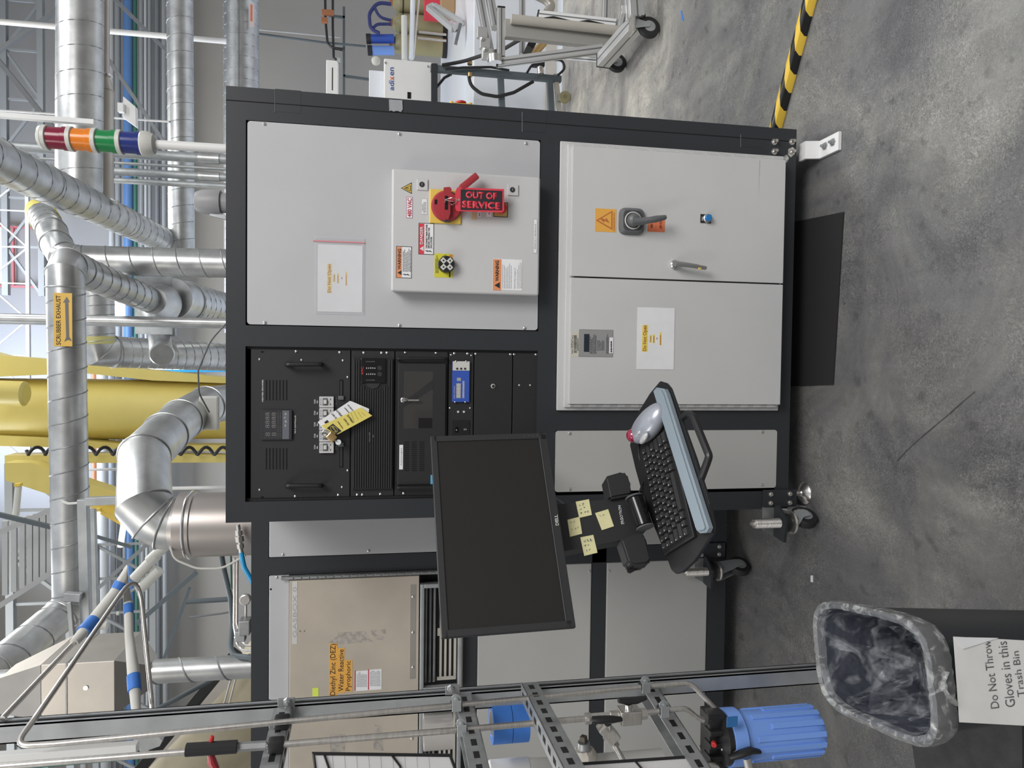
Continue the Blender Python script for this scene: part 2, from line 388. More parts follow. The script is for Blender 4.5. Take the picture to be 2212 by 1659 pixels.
ck = mat('floor_crack', (.055, .055, .055), .8); P_ = [FZ(x, y, .0004) for x, y in ((2106, 846), (2080, 868), (2052, 893), (2020, 920), (1990, 945), (1960, 972), (1938, 996))]
for i in range(len(P_)-1): d_ = (P_[i+1]-P_[i]).normalized(); n_ = V3((-d_.y, d_.x, 0))*(.0022 if i % 2 else .0014); MB().prism([P_[i]-n_, P_[i+1]-n_, P_[i+1]+n_, P_[i]+n_], (0, 0, .0003)).build('crack', ck, fl_)
mb = MB(); mb.box(-9, 9, 13.5, 13.7, 0, 9.0); struct(mb.build('wall_back', wall_m))
mb = MB(); mb.box(-9, 9, 6.5, 14, 9.0, 9.2); struct(mb.build('ceiling', ceil_m))
# ================================================================== tall front cabinet
F = YP(2.35)
X0, X1, ZB, ZT = -0.514, 0.850, 0.086, 2.022
cab = thing('equipment_cabinet', 'tall black framed equipment cabinet with light grey panels and rack opening', 'cabinet', (0.17, 2.8, 0))
mb = MB(); fy0, fy1 = 2.35, 2.44
for a, b, c, d in ((X0, X1, 1.963, ZT), (X0, -.449, ZB, 1.963), (.749, X1, ZB, 1.963), (.044, .110, 1.022, 1.963), (-.449, .749, .958, 1.022), (-.449, .749, ZB, .139), (-.227, -.158, .139, .958)):
    mb.box(a, b, fy0, fy1, c, d)
bmesh.ops.remove_doubles(mb.bm, verts=mb.bm.verts, dist=1e-5)
mb.build('frame', black_frame, cab)
MB().box(X0+.004, X1-.004, 2.441, 3.35, ZB+.01, ZT-.002).build('body', black_frame, cab)
sm = MB(); sm.box(.8045, .8075, 2.3493, 2.3510, ZB, ZT); sm.build('seam', void, cab)
def patch(x0, x1, y0, y1, o=.0006):
    h = slab(F, x0, x1, y0, y1, -.001, o).build('joint_plate', black_frame, cab)
    MB().tube([F(x0, y0+2, o+.0003), F(x0, y1, o+.0003)], .0009, 6).build('scratch', MATS['grey_plastic'], h)
patch(594, 650, 194, 243); patch(1128, 1180, 240, 285); patch(1600, 1650, 288, 318)
def cab_panel(x0, x1, z0, z1, m, screws, name='panel'):
    p = MB().box(x0, x1, 2.3475, 2.3515, z0, z1, .0015).build(name, m, cab)
    # rounded corners: a rounded prism instead of the sharp box
    bm = bmesh.new(); r = .010; pts = []
    for cx, cz, a0 in ((x1-r, z1-r, 0), (x0+r, z1-r, 90), (x0+r, z0+r, 180), (x1-r, z0+r, 270)):
        for k in range(5): a = math.radians(a0+k*22.5); pts.append(V3((cx+r*math.cos(a), 2.3475, cz+r*math.sin(a))))
    q = MB(); q.bm.free(); q.bm = bm; q.prism(pts, (0, .09, 0)); 
    bmesh.ops.recalc_face_normals(bm, faces=bm.faces)
    for v in bm.verts: v.co -= wpos(cab)
    bm.to_mesh(p.data); bm.free()
    for x, y in screws: screw(F, x, y, p, .0025)
    return p
cab_panel(.113, .746, 1.025, 1.958, panel_gray, ((571, 268), (572, 697), (863, 290), (863, 703), (1136, 310), (1133, 709)))
cab_panel(-.437, -.2275, .136, .957, panel_shaded, ((1230, 936), (1230, 1057), (1646, 933), (1645, 1047)))
sf_ = mat('white_paint_scuff', (.42, .42, .40), .8, var=.5, vscale=90)
for bl_ in (((1703, 322), (1712, 318), (1719, 324), (1716, 334), (1708, 340), (1702, 334)), ((1692, 338), (1700, 334), (1705, 342), (1699, 352), (1693, 348)), ((1684, 352), (1689, 349), (1691, 358), (1687, 364))): MB().prism([F(x, y, .0003) for x, y in bl_], (0, -.0004, 0)).build('paint_scuff', sf_, cab)
for x, y in ((1672, 307), (1672, 328), (1710, 307), (1710, 329)):
    c = F(x, y); b = MB(); b.lathe(c, F.n, [(.011, 0), (.011, .003), (.006, .0035), (.006, .02), (.0035, .0205)], 14); b.build('bolt', steel, cab)
# white anchor bracket on the floor at the right corner
b = thing('anchor_bracket', 'white Z shaped steel floor anchor under the right corner of the black cabinet', 'bracket', (.78, 2.27, 0))
bw = V3((.010, 0, 0))
bx0, bx1 = .744, .806
pr_ = [(2.375, .060), (2.335, .060), (2.322, .012), (2.215, .012), (2.215, 0.001), (2.330, 0.001), (2.343, .049), (2.375, .049)]
MB().prism([(bx0, y, z) for y, z in pr_], (bx1-bx0, 0, 0)).build('plate', white_paint, b)
for yy in (2.245, 2.29): MB().lathe((.778, yy, .012), (0, 0, 1), [(.014, 0), (.014, .003), (.009, .003), (.009, .009), (.005, .009), (.005, .018)], 6).build('anchor_bolt', dark_steel, b)
# leveling foot and caster of each cabinet
def caster(par, cx, fy, plate, zs):
    """bracket plate on the frame face, threaded stem, swivel fork and wheel; cx = stem x, fy = frame front y, zs = shelf height"""
    y = fy-.045; x0, x1, z0, z1 = plate
    g = MB(); g.prism([(x0, fy-.006, z1), (x0-.085, fy-.006, z1-.004), (x0-.104, fy-.006, zs), (x0, fy-.006, zs)], (0, .006, 0)); br = g.build('caster', dark_steel, par)
    MB().box(x0, x1, fy-.009, fy-.0005, z0, z1, .001).build('mounting_plate', black_frame, br)
    for ax_ in (.24, .76):
        for az in (.22, .8):
            c = V3((x0+(x1-x0)*ax_, fy-.009, z0+(z1-z0)*az))
            MB().lathe(c, (0, -1, 0), [(.0085, 0), (.0085, .004), (.0055, .0045), (.0055, .010), (.003, .010)], 12).build('bolt', steel, br)
    sh = MB(); sh.prism([(x0+.012, fy-.001, zs), (x0-.104, fy-.001, zs), (x0-.112, fy-.075, zs), (x0-.03, fy-.085, zs), (x0+.012, fy-.03, zs)], (0, 0, -.009)); sh.build('shelf', black_frame, br)
    st = MB(); prof = [(.0155, 0)]; n = 21
    for k in range(n): prof += [(.0174, k*.0046+.001), (.0146, k*.0046+.0034)]
    prof += [(.0165, n*.0046+.001), (.0150, n*.0046+.004), (.0070, n*.0046+.0045), (.0070, n*.0046+.014), (.004, n*.0046+.0145)]
    st.lathe((cx, y, zs), (0, 0, 1), prof, 24); st.build('threaded_stem', steel, br)
    MB().lathe((cx, y, zs-.038), (0, 0, 1), [(.030, 0), (.033, .008), (.033, .028)], 24).build('collar', black_pl, br)
    MB().lathe((cx, y, zs-.054), (0, 0, 1), [(.030, 0), (.039, .003), (.041, .008), (.039, .013), (.030, .015)], 28).build('swivel_ring', steel, br)
    R = .047; wc = V3((cx+.016, y+.004, R)); ax = V3((.86, -.5, 0)).normalized(); side = V3((.5, .86, 0)).normalized()
    for sgn in (-1, 1):
        o = ax*.020*sgn; tp_ = V3((cx, y, zs-.053))
        pts = [tp_+o+side*.032, tp_+o-side*.032, wc+o-side*.020+V3((0, 0, .018)), wc+o-side*.013-V3((0, 0, .012)), wc+o+side*.013-V3((0, 0, .012)), wc+o+side*.020+V3((0, 0, .018))]
        MB().prism(pts, ax*.003*sgn).build('fork', galv_dull, br)
    MB().lathe(wc-ax*.015, ax, [(R*.5, 0), (R*.9, 0), (R, .006), (R, .024), (R*.9, .030), (R*.5, .030)], 32).build('wheel', rubber, br)
    MB().lathe(wc-ax*.0165, ax, [(R*.55, 0), (R*.5, .003), (R*.5, .030), (R*.55, .033)], 24).build('hub', galv_dull, br)
CP = YP(2.305); c = CP(1640, 1131)
caster(cab, c.x, 2.35, (F(1690, 1094).x, F(1690, 1057).x, F(1718, 1075).z, F(1647, 1075).z), CP(1684, 1131).z)
G = YP(2.81); CP = YP(2.765); c2 = CP(1500, 1236)
# round levelling foot
MB().lathe((F(1740, 1068).x, 2.375, 0), (0, 0, 1), [(.040, 0), (.041, .005), (.036, .011), (.014, .022), (.010, .026), (.010, .085)], 32).build('leveling_foot', steel, cab)
wb = thing('anchor_bracket', 'white steel floor anchor bracket behind the left caster of the front cabinet', 'bracket', (F(1740, 1120).x, 2.41, 0))
q = F(1740, 1118); MB().box(q.x-.035, q.x+.035, 2.37, 2.45, .001, .012).box(q.x+.02, q.x+.035, 2.37, 2.45, .012, .075).build('plate', white_paint, wb)
tag(MB().prism([F(840, 214.5, .003), F(841, 240, .003), F(846, 238.5, .003), F(850, 241, .003), F(858, 239, .003), F(866, 242, .003), F(870, 236, .003), F(869, 216.5, .003)], (0, .0022, 0)).build('duct_tape_strip', duct_tape), 'grey duct tape strip on the black cabinet edge beside the white leak detector', 'tape')
# ================================================================== recessed rear cabinet
cab2 = thing('gas_cabinet', 'recessed black framed cabinet with grey panels, behind the post and pipes', 'cabinet', (-1.2, 3.2, 0))
caster(cab2, c2.x, 2.81, (G(1540, 1204).x, G(1540, 1172).x, G(1565, 1190).z, G(1500, 1190).z), CP(1528, 1236).z)
mb = MB(); XL = -2.35
for a, b_, c_, d in ((XL, -.516, 1.963, 2.026), (-.820, -.754, ZB, 1.963), (XL, -.820, 1.157, 1.215), (XL, -.516, .620, .681), (XL, -.516, ZB, .168)):
    mb.box(a, b_, 2.81, 2.89, c_, d)
mb.build('frame', black_frame, cab2)
MB().box(XL, -.516, 2.892, 3.35, ZB+.01, 2.024).build('body', black_frame, cab2)
def p2(x0, x1, z0, z1, m, screws=(), name='panel', y=2.808):
    p = MB().box(x0, x1, y, 2.891, z0, z1, .004).build(name, m, cab2)
    for x, yy in screws: screw(PL((0, y, 0), (0, -1, 0)), x, yy, p, 0, .0055)
    return p
p2(-.752, -.520, .683, 1.961, panel_gray, ((611, 1198), (796, 1190)))
p2(-.752, -.520, .170, .618, panel_shaded)
p2(XL+.05, -.822, 1.885, 1.961, panel_gray, ((598, 1247),))
p2(XL+.05, -.822, .683, 1.155, panel_shaded, ((1273, 1234),))
p2(XL+.05, -.822, .170, .618, panel_shaded, ((1315, 1234),))
G2 = PL((0, 2.785, 0), (0, -1, 0))
for x, yy in ((585, 1273), (583, 1513), (623, 1246)): MB().lathe(PL((0, 2.808, 0), (0, -1, 0))(x, yy), (0, -1, 0), [(.004, 0), (.004, .0004)], 10).build('hole', void, cab2)
gd = MB().box(-1.90, -.838, 2.785, 2.89, 1.392, 1.882, .002).build('gasbox_door', beige_steel, cab2)
hg = MB().box(-.836, -.824, 2.79, 2.89, 1.20, 1.915, .001)
for k in range(22): hg.cyl((-.829, 2.788, 1.24+k*.030), (-.829, 2.788, 1.262+k*.030), .0045, seg=8)
hg.build('piano_hinge', dark_steel, cab2)
slab(G2, 886, 898, 1263, 1466, 0, .0012).build('edge_strip', MATS['brushed_stainless_sheet'], gd)
for x, yy in ((892, 1289), (892, 1366), (892, 1441), (890, 1595)): screw(G2, x, yy, gd, .001, .0055)
for x, yy in ((648, 1363), (657, 1363)): screw(G2, x, yy, gd, .0, .003, dark_steel)
g1 = slab(G2, 631, 642, 1256, 1391, 0, .0008).build('nameplate', mat('pale_grey_label', (.62, .62, .60), .5), gd)
# deeper than three levels is not used: lettering sits beside its card under the cabinet
text('GASBOX 0', G2, mat('faint_grey_ink', (.42, .42, .41), .6), gd, 632.5, 640.5, 1268, 1377, .0011)
for (x0, x1, y0, y1) in ((711, 728, 1390, 1504), (728, 744, 1400, 1497), (744, 761, 1426, 1494)):
    slab(G2, x0, x1, y0, y1, 0, .0008).build('chemical_label', orange_st, gd)
text('Diethyl Zinc (DEZ)', G2, black_ink, gd, 713, 728, 1391, 1502, .0011)
text('Water Reactive', G2, black_ink, gd, 731, 742, 1403, 1493, .0011)
text('Pyrophoric', G2, black_ink, gd, 747, 760, 1428, 1492, .0011)
for x0, x1, y0, y1, s_ in ((766, 795, 1449, 1492, 3), (795, 824, 1446, 1490, 5)):
    slab(G2, x0, x1, y0, y1, 0, .0008).build('hazard_sheet', paper, gd)
    slab(G2, x0, x0+2.5, y0, y1, .0008, .001).build('red_band', red_ink, gd)
    scribble(G2, grey_ink, gd, x0+4, x1-2, y0+2, y1-8, 8, .001, 1.0, 'fine_print', .45, s_)
slab(G2, 675, 688, 1486, 1504, 0, .0012).build('sticky_note', note_neon, gd)
rs = MB(); res_m = mat('grey_adhesive_residue', (.40, .37, .33), .8, var=.2, vscale=60)
rs.prism([G2(x, y, .0004) for x, y in ((710, 1388), (731, 1372), (730, 1367), (788, 1363), (797, 1380), (810, 1388), (806, 1386), (735, 1392))], (0, .0003, 0))
rs.build('adhesive_residue', res_m, gd); rs = MB()
rs.prism([G2(x, y, .0004) for x, y in ((801, 1362), (815, 1360), (808, 1368), (818, 1374), (830, 1376), (826, 1384), (812, 1380), (803, 1370))], (0, .0003, 0))
rs.build('adhesive_residue', res_m, gd); rs = MB()
rs.prism([G2(x, y, .0004) for x, y in ((820, 1361), (832, 1359), (834, 1368), (829, 1369))], (0, .0003, 0)).build('adhesive_residue', res_m, gd)
rs = MB(); rs.prism([G2(x, y, .0004) for x, y in ((713, 1586), (745, 1586), (745, 1630), (713, 1630))], (0, .0003, 0))
rs.build('adhesive_residue', res_m, gd); rs = MB()
rs.prism([G2(x, y, .0004) for x, y in ((810, 1566), (822, 1568), (828, 1622), (806, 1618))], (0, .0003, 0)).build('adhesive_residue', res_m, gd)
# louvred exhaust openings below the door
def louvre(x0, x1, px):
    v = MB(); z0, z1 = 1.222, 1.388; t = .016
    for a, b_, c_, d in ((x0, x1, z1-t, z1), (x0, x1, z0, z0+t), (x0, x0+t, z0+t, z1-t), (x1-t, x1, z0+t, z1-t)): v.box(a, b_, 2.775, 2.80, c_, d, .002)
    fr = v.build('vent_frame', galv_dull, cab2)
    MB().box(x0+t, x1-t, 2.86, 2.891, z0+t, z1-t).build('vent_back', black_frame, cab2)
    for i, zz in enumerate((1.362, 1.345, 1.328)): MB().tube([(x0+t, 2.83, zz), (x1-t, 2.83, zz)], .0055, 8).build('rail', dark_steel, fr)
    lp = MB().box(x0+t, x1-t, 2.835, 2.845, z0+t, 1.315, .001).build('louvre_plate', beige_m, fr)
    s = MB(); n = 2; L_ = (x1-x0-2*t)
    for gx in range(n):
        for k in range(4):
            xa = x0+t+L_*(gx+.08)/n; s.box(xa, xa+L_*.84/n, 2.833, 2.8352, z0+t+.012+k*.019, z0+t+.021+k*.019, .001)
    s.build('louvre_slots', void, fr)
louvre(-1.298, -.870, 0); louvre(-1.90, -1.36, 0)
MB().box(-1.298, -.838, 2.79, 2.891, 1.2165, 1.2215).build('sill', beige_m, cab2)
# ================================================================== double door electrical cabinet set in the lower right
ec = thing('electrical_cabinet', 'light grey double door electrical cabinet in the lower part of the black cabinet', 'cabinet', (.29, 2.35, .14))
MB().box(-.157, .747, 2.336, 2.348, .141, .957, .002).build('box_flange', encl_gray, ec)
MB().box(-.146, .736, 2.326, 2.336, .150, .934, .002).build('door_seal_frame', encl_gray, ec)
MB().box(.2895, .2945, 2.3095, 2.3262, .166, .906).build('door_gap', void, ec)
D_ = PL((0, 2.308, 0), (0, -1, 0))
dr = MB().box(.2945, .726, 2.308, 2.326, .150, .922, .0015).build('door', encl_gray, ec, 'right door with the rotary handle')
dl = MB().box(-.134, .2895, 2.308, 2.326, .150, .922, .0015).build('door', encl_gray, ec, 'left door with the taped notice')
for hx, nm in ((.7305, 'right'), (-.1395, 'left')):
    h = MB(); h.cyl((hx, 2.3215, .160), (hx, 2.3215, .915), .0042, seg=8)
    for k in range(15): z = .168+k*.0505; h.cyl((hx, 2.3215, z), (hx, 2.3215, z+.025), .0056, seg=10)
    hp_ = h.build('piano_hinge', encl_gray, ec)
    for k in range(15): z = .168+k*.0505; MB().box(hx-.0008+(.004 if nm == 'right' else -.004), hx+.0008+(.004 if nm == 'right' else -.004), 2.3185, 2.3215, z+.002, z+.023).build('knuckle_gap', grey_ink, hp_)
sc_ = MB(); sc_.prism([D_(x, y, .0003) for x, y in ((1641, 347), (1642, 347), (1640, 392), (1638.5, 425))], (0, .0002, 0)); sc_.build('scratch', grey_ink, dr)
# rotary disconnect
c0 = D_(1363, 479); hx = V3((1, 0, 0)); hz = V3((0, 0, 1))
def ngon(c, rx, rz, n=4, pw=4, k=40):
    out = []
    for i in range(k):
        t = 2*pi*i/k; ct, st = math.cos(t), math.sin(t); r = (abs(ct)**pw+abs(st)**pw)**(-1/pw); out.append(V3((c.x+rx*r*ct, c.y, c.z+rz*r*st)))
    return out
rh = MB(); rings = [(.045, .044, 0), (.044, .043, -.010), (.036, .035, -.020)]
b1 = rh.bm; prev = None
for rx, rz, dy in rings:
    vs = [b1.verts.new(p+V3((0, dy, 0))) for p in ngon(c0, rx, rz, pw=5)]
    if prev:
        for i in range(40): b1.faces.new([prev[i], prev[(i+1) % 40], vs[(i+1) % 40], vs[i]])
    else: b1.faces.new(vs)
    prev = vs
b1.faces.new(prev); hb = rh.build('disconnect_base', grey_pl, ec)
MB().prism([p+V3((0, -.0203, 0)) for p in ngon(c0, .033, .032, pw=5)], (0, -.001, 0)).build('switch_face', mat('dark_grey_face', (.06, .065, .07), .5), hb)
dial = MB(); dial.torus(c0+V3((0, -.0216, 0)), (0, 1, 0), .0275, .0024, 40, 6); dial.build('dial_ring', light_grey_pl, hb)
hn = MB(); a_ = D_(1366, 479, .034)
hn.lathe(c0+V3((0, -.021, 0)), (0, -1, 0), [(.022, 0), (.022, .012), (.019, .020), (.010, .026)], 28)
hn.tube([D_(1366, 479, .036), D_(1385, 478, .042), D_(1400, 476, .050), D_(1418, 473, .056), D_(1437, 469.5, .052)], [.019, .0165, .0140, .0150, .0105], 14, sy=.75)
hn.build('rotary_handle', grey_pl, ec)
MB().tube([D_(1397, 474.5, .064), D_(1436, 470, .061)], .0016, 6).build('handle_slot', steel, ec)
slab(D_, 1285.5, 1331, 451, 501, 0, .0008).build('warning_sticker', orange_st, ec)
def tri(pr, x0, x1, y0, y1, m, parent, off, th=.12, mi=None, m2=None):
    ym = (y0+y1)/2; P_ = [pr(x0, ym, off), pr(x1, y1, off), pr(x1, y0, off)]
    MB().prism(P_, pr.n*.0003).build('warning_triangle', m, parent)
    if m2:
        c_ = (P_[0]+P_[1]+P_[2])/3; MB().prism([c_+(p-c_)*(1-th*2)+pr.n*.0003 for p in P_], pr.n*.0003).build('triangle_field', m2, parent)
def bolt_sym(pr, x0, x1, y0, y1, m, parent, off):
    X = lambda u: x0+(x1-x0)*u; Y = lambda v: y1-(y1-y0)*v
    P_ = [(0, .62), (.42, .35), (.40, .52), (1, .30), (.60, .78), (.60, .60), (0, .74)]
    MB().prism([pr(X(u), Y(v), off) for u, v in P_], pr.n*.0003).build('lightning_bolt', m, parent)
tri(D_, 1287, 1323, 455, 497, brown_ink, ec, .0009, .11, m2=orange_st); bolt_sym(D_, 1297, 1317, 464, 490, brown_ink, ec, .0018)
scribble(D_, brown_ink, ec, 1324, 1329, 453, 499, 1, .0009, 1.0, 'fine_print', .5, 7)
slab(D_, 1399, 1436, 470, 501, 0, .0008).build('voltage_sticker', red_orange, ec)
text('480 V', D_, black_ink, ec, 1405, 1410.5, 478, 493, .001); text('208 VDC', D_, black_ink, ec, 1424.5, 1430, 476, 494, .001)
MB().tube([D_(1416.5, 470, .001), D_(1416.5, 501, .001)], .0003, 4).build('fold_line', MATS['brown_red_ink'], ec)
slab(D_, 1513, 1536, 463, 482, 0, .002, .0005).build('button_plate', black_pl, ec)
text('RESET', D_, white_ink, ec, 1516, 1518, 468, 477, .0022)
pb = D_(1526, 472.5); bt = MB().lathe(pb, D_.n, [(.015, .002), (.015, .010), (.0125, .012)], 24).build('button_bezel', steel, ec)
MB().lathe(pb, D_.n, [(.0115, .012), (.0115, .019), (.010, .020)], 24).build('push_button', blue_btn, ec)
dh = MB(); dh.lathe(D_(1456, 572), D_.n, [(.016, 0), (.016, .008), (.012, .012)], 20)
db = dh.build('handle_boss', chrome, dr)
hn = MB(); pts = [D_(1460, 570, .032), D_(1478, 571.5, .038), D_(1502, 575, .040), D_(1524, 579, .038)]
hn.tube(pts, [.0145, .0135, .0125, .0105], 12, sy=.62); hn.tube([D_(1458, 571, .008), D_(1461, 570, .034)], .010, 12)
hn.build('lever_handle', MATS['dull_galvanised_steel'] if False else mat('grey_zinc_handle', (.30, .30, .30), .35, .5), dr)
MB().ell(D_(1512, 577.5, .0475), (.0085, 0, 0), (0, .002, 0), (0, 0, .007)).build('yellow_mark', yellow_pl, dr)
# nameplate and barcode
slab(D_, 1233, 1250, 716, 771, 0, .0006).build('barcode_sticker', mat('cream_label', (.62, .60, .50), .6), ec)
text('PROPERTY OF', D_, black_ink, ec, 1233.6, 1235, 733, 752, .0008); text('FIRST SOLAR, INC.', D_, black_ink, ec, 1235.4, 1238.4, 723, 764, .0008)
bc = MB(); rnd = random.Random(3); y = 724
while y < 762:
    wd_ = rnd.choice((.5, .8, 1.2)); slab(D_, 1239.5, 1246, y, y+wd_, .0007, .0009, mb=bc); y += wd_+rnd.choice((.5, .8))
bc.build('barcode_bars', black_ink, ec); scribble(D_, black_ink, ec, 1247, 1249.3, 728, 758, 1, .0008, 1.0, 'fine_print', .7, 5)
np_ = slab(D_, 1250.5, 1324, 712, 771, 0, .0012, .0004).build('rating_plate', mat('silver_plate', (.36, .36, .36), .35, .5), ec)
slab(D_, 1251.5, 1323, 713, 770, .0012, .0014).build('plate_field', mat('silver_plate_field', (.42, .42, .42), .4, .4), ec)
slab(D_, 1261.5, 1273, 721.5, 760, .0015, .002, .0006).build('plate_window', mat('dark_blue_window', (.02, .028, .04), .3), ec)
scribble(D_, black_ink, ec, 1273.5, 1289, 720, 764, 6, .0016, .9, 'fine_print', .45, 11); scribble(D_, black_ink, ec, 1290, 1306, 730, 757, 5, .0016, .8, 'fine_print', .4, 12)
scribble(D_, black_ink, ec, 1309, 1316, 718, 764, 3, .0016, .9, 'fine_print', .45, 13)
slab(D_, 1316, 1324.5, 729, 763, .0015, .0022).build('white_sticker', paper, ec); scribble(D_, black_ink, ec, 1318, 1323, 731, 761, 1, .0023, 1.0, 'fine_print', .6, 14)
# ---- notices
def notice(root, pr, x0, x1, y0, y1, off, tx):
    slab(pr, x0, x1, y0, y1, off, off+.0006).build('sheet', paper, root)
    for a, b_, c_, d in tx[0]: slab(pr, a, b_, c_, d, off+.0006, off+.0008).build('highlight', yellow_hi, root)
    t = tx[1]; text('Do Not Open', pr, brown_ink, root, *t, off+.001, bold=.02)
    text('Contact', pr, brown_ink, root, *tx[2], off+.001, bold=.02)
    text('or', pr, brown_ink, root, *tx[3], off+.001, bold=.02)
    for q in tx[4]: scribble(pr, brown_ink, root, *q, 1, off+.0009, 1.0, 'fine_print', .6, 21)
nt1 = thing('paper_notice', 'landscape sheet with yellow highlighted print taped on the lower grey left door', 'paper notice', D_(1416, 731), 'white do not open notices')
notice(nt1, D_, 1376, 1456.5, 664.5, 798, .0008, (((1387, 1399.5, 702, 759.5), (1403, 1407, 724, 740), (1410, 1414.5, 722, 741), (1424.5, 1429, 718, 746)), (1388.5, 1398.5, 703, 758), (1403.5, 1406.5, 725, 739), (1418, 1420.5, 729, 733), ((1410.5, 1414, 723, 740), (1425, 1428.5, 719, 745))))
FP = PL((0, 2.3472, 0), (0, -1, 0))
nt2 = thing('paper_notice', 'landscape sheet with yellow highlighted print in a clear zip sleeve on the upper grey panel', 'paper notice', FP(735, 600), 'white do not open notices')
notice(nt2, FP, 686, 783, 529, 674, .0012, (((706.5, 717, 570, 633), (719.5, 724, 592, 609), (728, 732, 590, 612), (746, 750, 587, 617)), (707.5, 716, 571, 632), (720.5, 723, 593, 608), (737, 739.5, 598.5, 603), ((728.5, 731.5, 591, 611), (746.5, 749.5, 588, 616))))
slab(FP, 680, 787, 512, 679, .002, .0026).build('clear_sleeve', plastic_clear, nt2)
slab(FP, 676, 788, 521, 523.5, .0027, .0036).build('zip_strip', mat('pink_zip', (.70, .25, .28), .5), nt2)
# ================================================================== upper 480 volt enclosure
E_ = PL((0, 2.286, 0), (0, -1, 0))
en = thing('electrical_enclosure', 'light grey wall mount electrical enclosure with the red and yellow disconnect on the upper panel', 'electrical enclosure', (.4, 2.31, 1.03))
c, ex, ez, wd, hh = rect_on(E_, 845.5, 1166, 373, 634, 0)
ex0, ex1, ezb, ezt = c.x-wd/2, c.x+wd/2, c.z-hh/2+.0, c.z+hh/2
MB().box(ex0+.004, ex1-.004, 2.306, 2.3472, ezb+.004, ezt-.004, .006, 3).build('body', encl_gray, en)
MB().box(ex0, ex1, 2.286, 2.304, ezb, ezt, .006, 3).build('door', encl_gray, en)
def lock(x, y):
    q = slab(E_, x-11.5, x+11.5, y-11.5, y+12, 0, .004, .001).build('latch_plate', encl_gray, en)
    c_ = E_(x-1, y-.5, .004); MB().lathe(c_, E_.n, [(.0085, 0), (.0085, .001)], 20).build('keyhole', mat('dark_chrome', (.10, .10, .11), .3, .8) if 'dark_chrome' not in MATS else MATS['dark_chrome'], q)
    MB().box(c_.x-.004, c_.x+.004, c_.y-.003, c_.y-.001, c_.z-.0015, c_.z+.0015).build('lock_slot', chrome, q)
lock(912.5, 399); lock(1108, 410.5)
tri(E_, 866, 889.5, 394, 419, black_ink, en, .0004, .001); 
tri(E_, 868.5, 888.5, 396.5, 416.5, yellow_pl, en, .0008); tri(E_, 872, 887, 400, 413.5, black_ink, en, .0012, .14, m2=yellow_pl); bolt_sym(E_, 876, 884.5, 402, 411, black_ink, en, .002)
def card(x0, x1, y0, y1, m, name, border=None, off=0.0, bw=1.3):
    if border: slab(E_, x0, x1, y0, y1, off, off+.0006, .0002).build(name, border, en); slab(E_, x0+bw, x1-bw, y0+bw, y1-bw, off+.0006, off+.0009).build(name, m, en)
    else: slab(E_, x0, x1, y0, y1, off, off+.0008).build(name, m, en)
card(877.5, 891.5, 425, 471.5, paper, 'voltage_label', mat('mauve_border', (.42, .20, .30), .6)); text('480 VAC', E_, red_ink, en, 880, 889, 428, 468.5, .0012, bold=.02)
card(910, 923, 429, 463.5, paper, 'small_label', grey_ink, bw=.7)
for i, q in enumerate(((911.8, 437, 456), (914.8, 431, 461), (917.8, 434, 459))): scribble(E_, grey_ink, en, q[0], q[0]+2.2, q[1], q[2], 1, .0012, 1.0, 'fine_print', .7, 31+i)
card(904, 937.5, 482, 550, paper, 'danger_label', black_ink); slab(E_, 905.2, 916.3, 483.2, 548.8, .0009, .0012).build('danger_band', red_tag, en)
text('DANGER', E_, white_ink, en, 907.3, 914.3, 489, 528, .0014, bold=.03); tri(E_, 906.5, 915, 531.5, 542.5, white_ink, en, .0014)
for i, s in enumerate(('DISCONNECT MAIN POWER', 'BEFORE OPENING THIS', 'ENCLOSURE.')): text(s, E_, black_ink, en, 919.5+i*5, 923.3+i*5, (485, 492, 511)[i], 535.5, .0012, bold=.02)
bolt_sym(E_, 918.5, 934, 538, 548, black_ink, en, .0012); MB().tube([E_(917, 537, .001), E_(936, 537, .001)], .0003, 4).build('label_line', black_ink, en)
card(855.5, 889.5, 532, 601, paper, 'warning_label', black_ink); slab(E_, 856.7, 868, 533.2, 599.8, .0009, .0012).build('warning_band', orange_warn, en)
text('WARNING', E_, black_ink, en, 859, 866, 537.5, 582, .0014, bold=.02); tri(E_, 858.5, 867, 584, 594, black_ink, en, .0014)
bolt_sym(E_, 870.5, 886, 589, 598.5, black_ink, en, .0012); scribble(E_, black_ink, en, 869.5, 888, 535.5, 587, 6, .0011, 1.0, 'fine_print', .42, 41)
slab(E_, 1065, 1128, 560, 627, 0, .0008).build('warning_label', paper, en); slab(E_, 1065, 1083, 560, 627, .0008, .0011).build('warning_band', orange_warn, en)
text('WARNING', E_, black_ink, en, 1070, 1077.5, 563, 607.5, .0013, bold=.03); tri(E_, 1068, 1079.5, 609.5, 623, black_ink, en, .0013)
scribble(E_, grey_ink, en, 1084, 1106, 566, 623, 6, .001, .9, 'fine_print', .3, 42); text('Hazard Class Category 4', E_, grey_ink, en, 1110.5, 1114, 579, 624, .001)
scribble(E_, grey_ink, en, 1116, 1128, 566, 623, 4, .001, .9, 'fine_print', .3, 43)
card(1152, 1160.5, 473, 547.5, paper, 'serial_label', grey_ink, bw=.8); text('PDAP-ULT-100-0010-US', E_, grey_ink, en, 1154.6, 1157.6, 484, 538, .0012)
slab(E_, 938.5, 978, 548, 599.5, 0, .0008).build('instruction_label', mat('lime_yellow_label', (.66, .62, .05), .5), en)
scribble(E_, black_ink, en, 940, 948, 551, 590, 3, .001, .9, 'fine_print', .4, 45)
slab(E_, 971, 977, 550, 568, .0008, .001).build('red_block', red_orange, en); slab(E_, 970, 973, 586, 599, .0008, .001).build('black_block', black_ink, en); tri(E_, 954, 963, 550, 559, black_ink, en, .001, .16, m2=MATS['lime_yellow_label'])
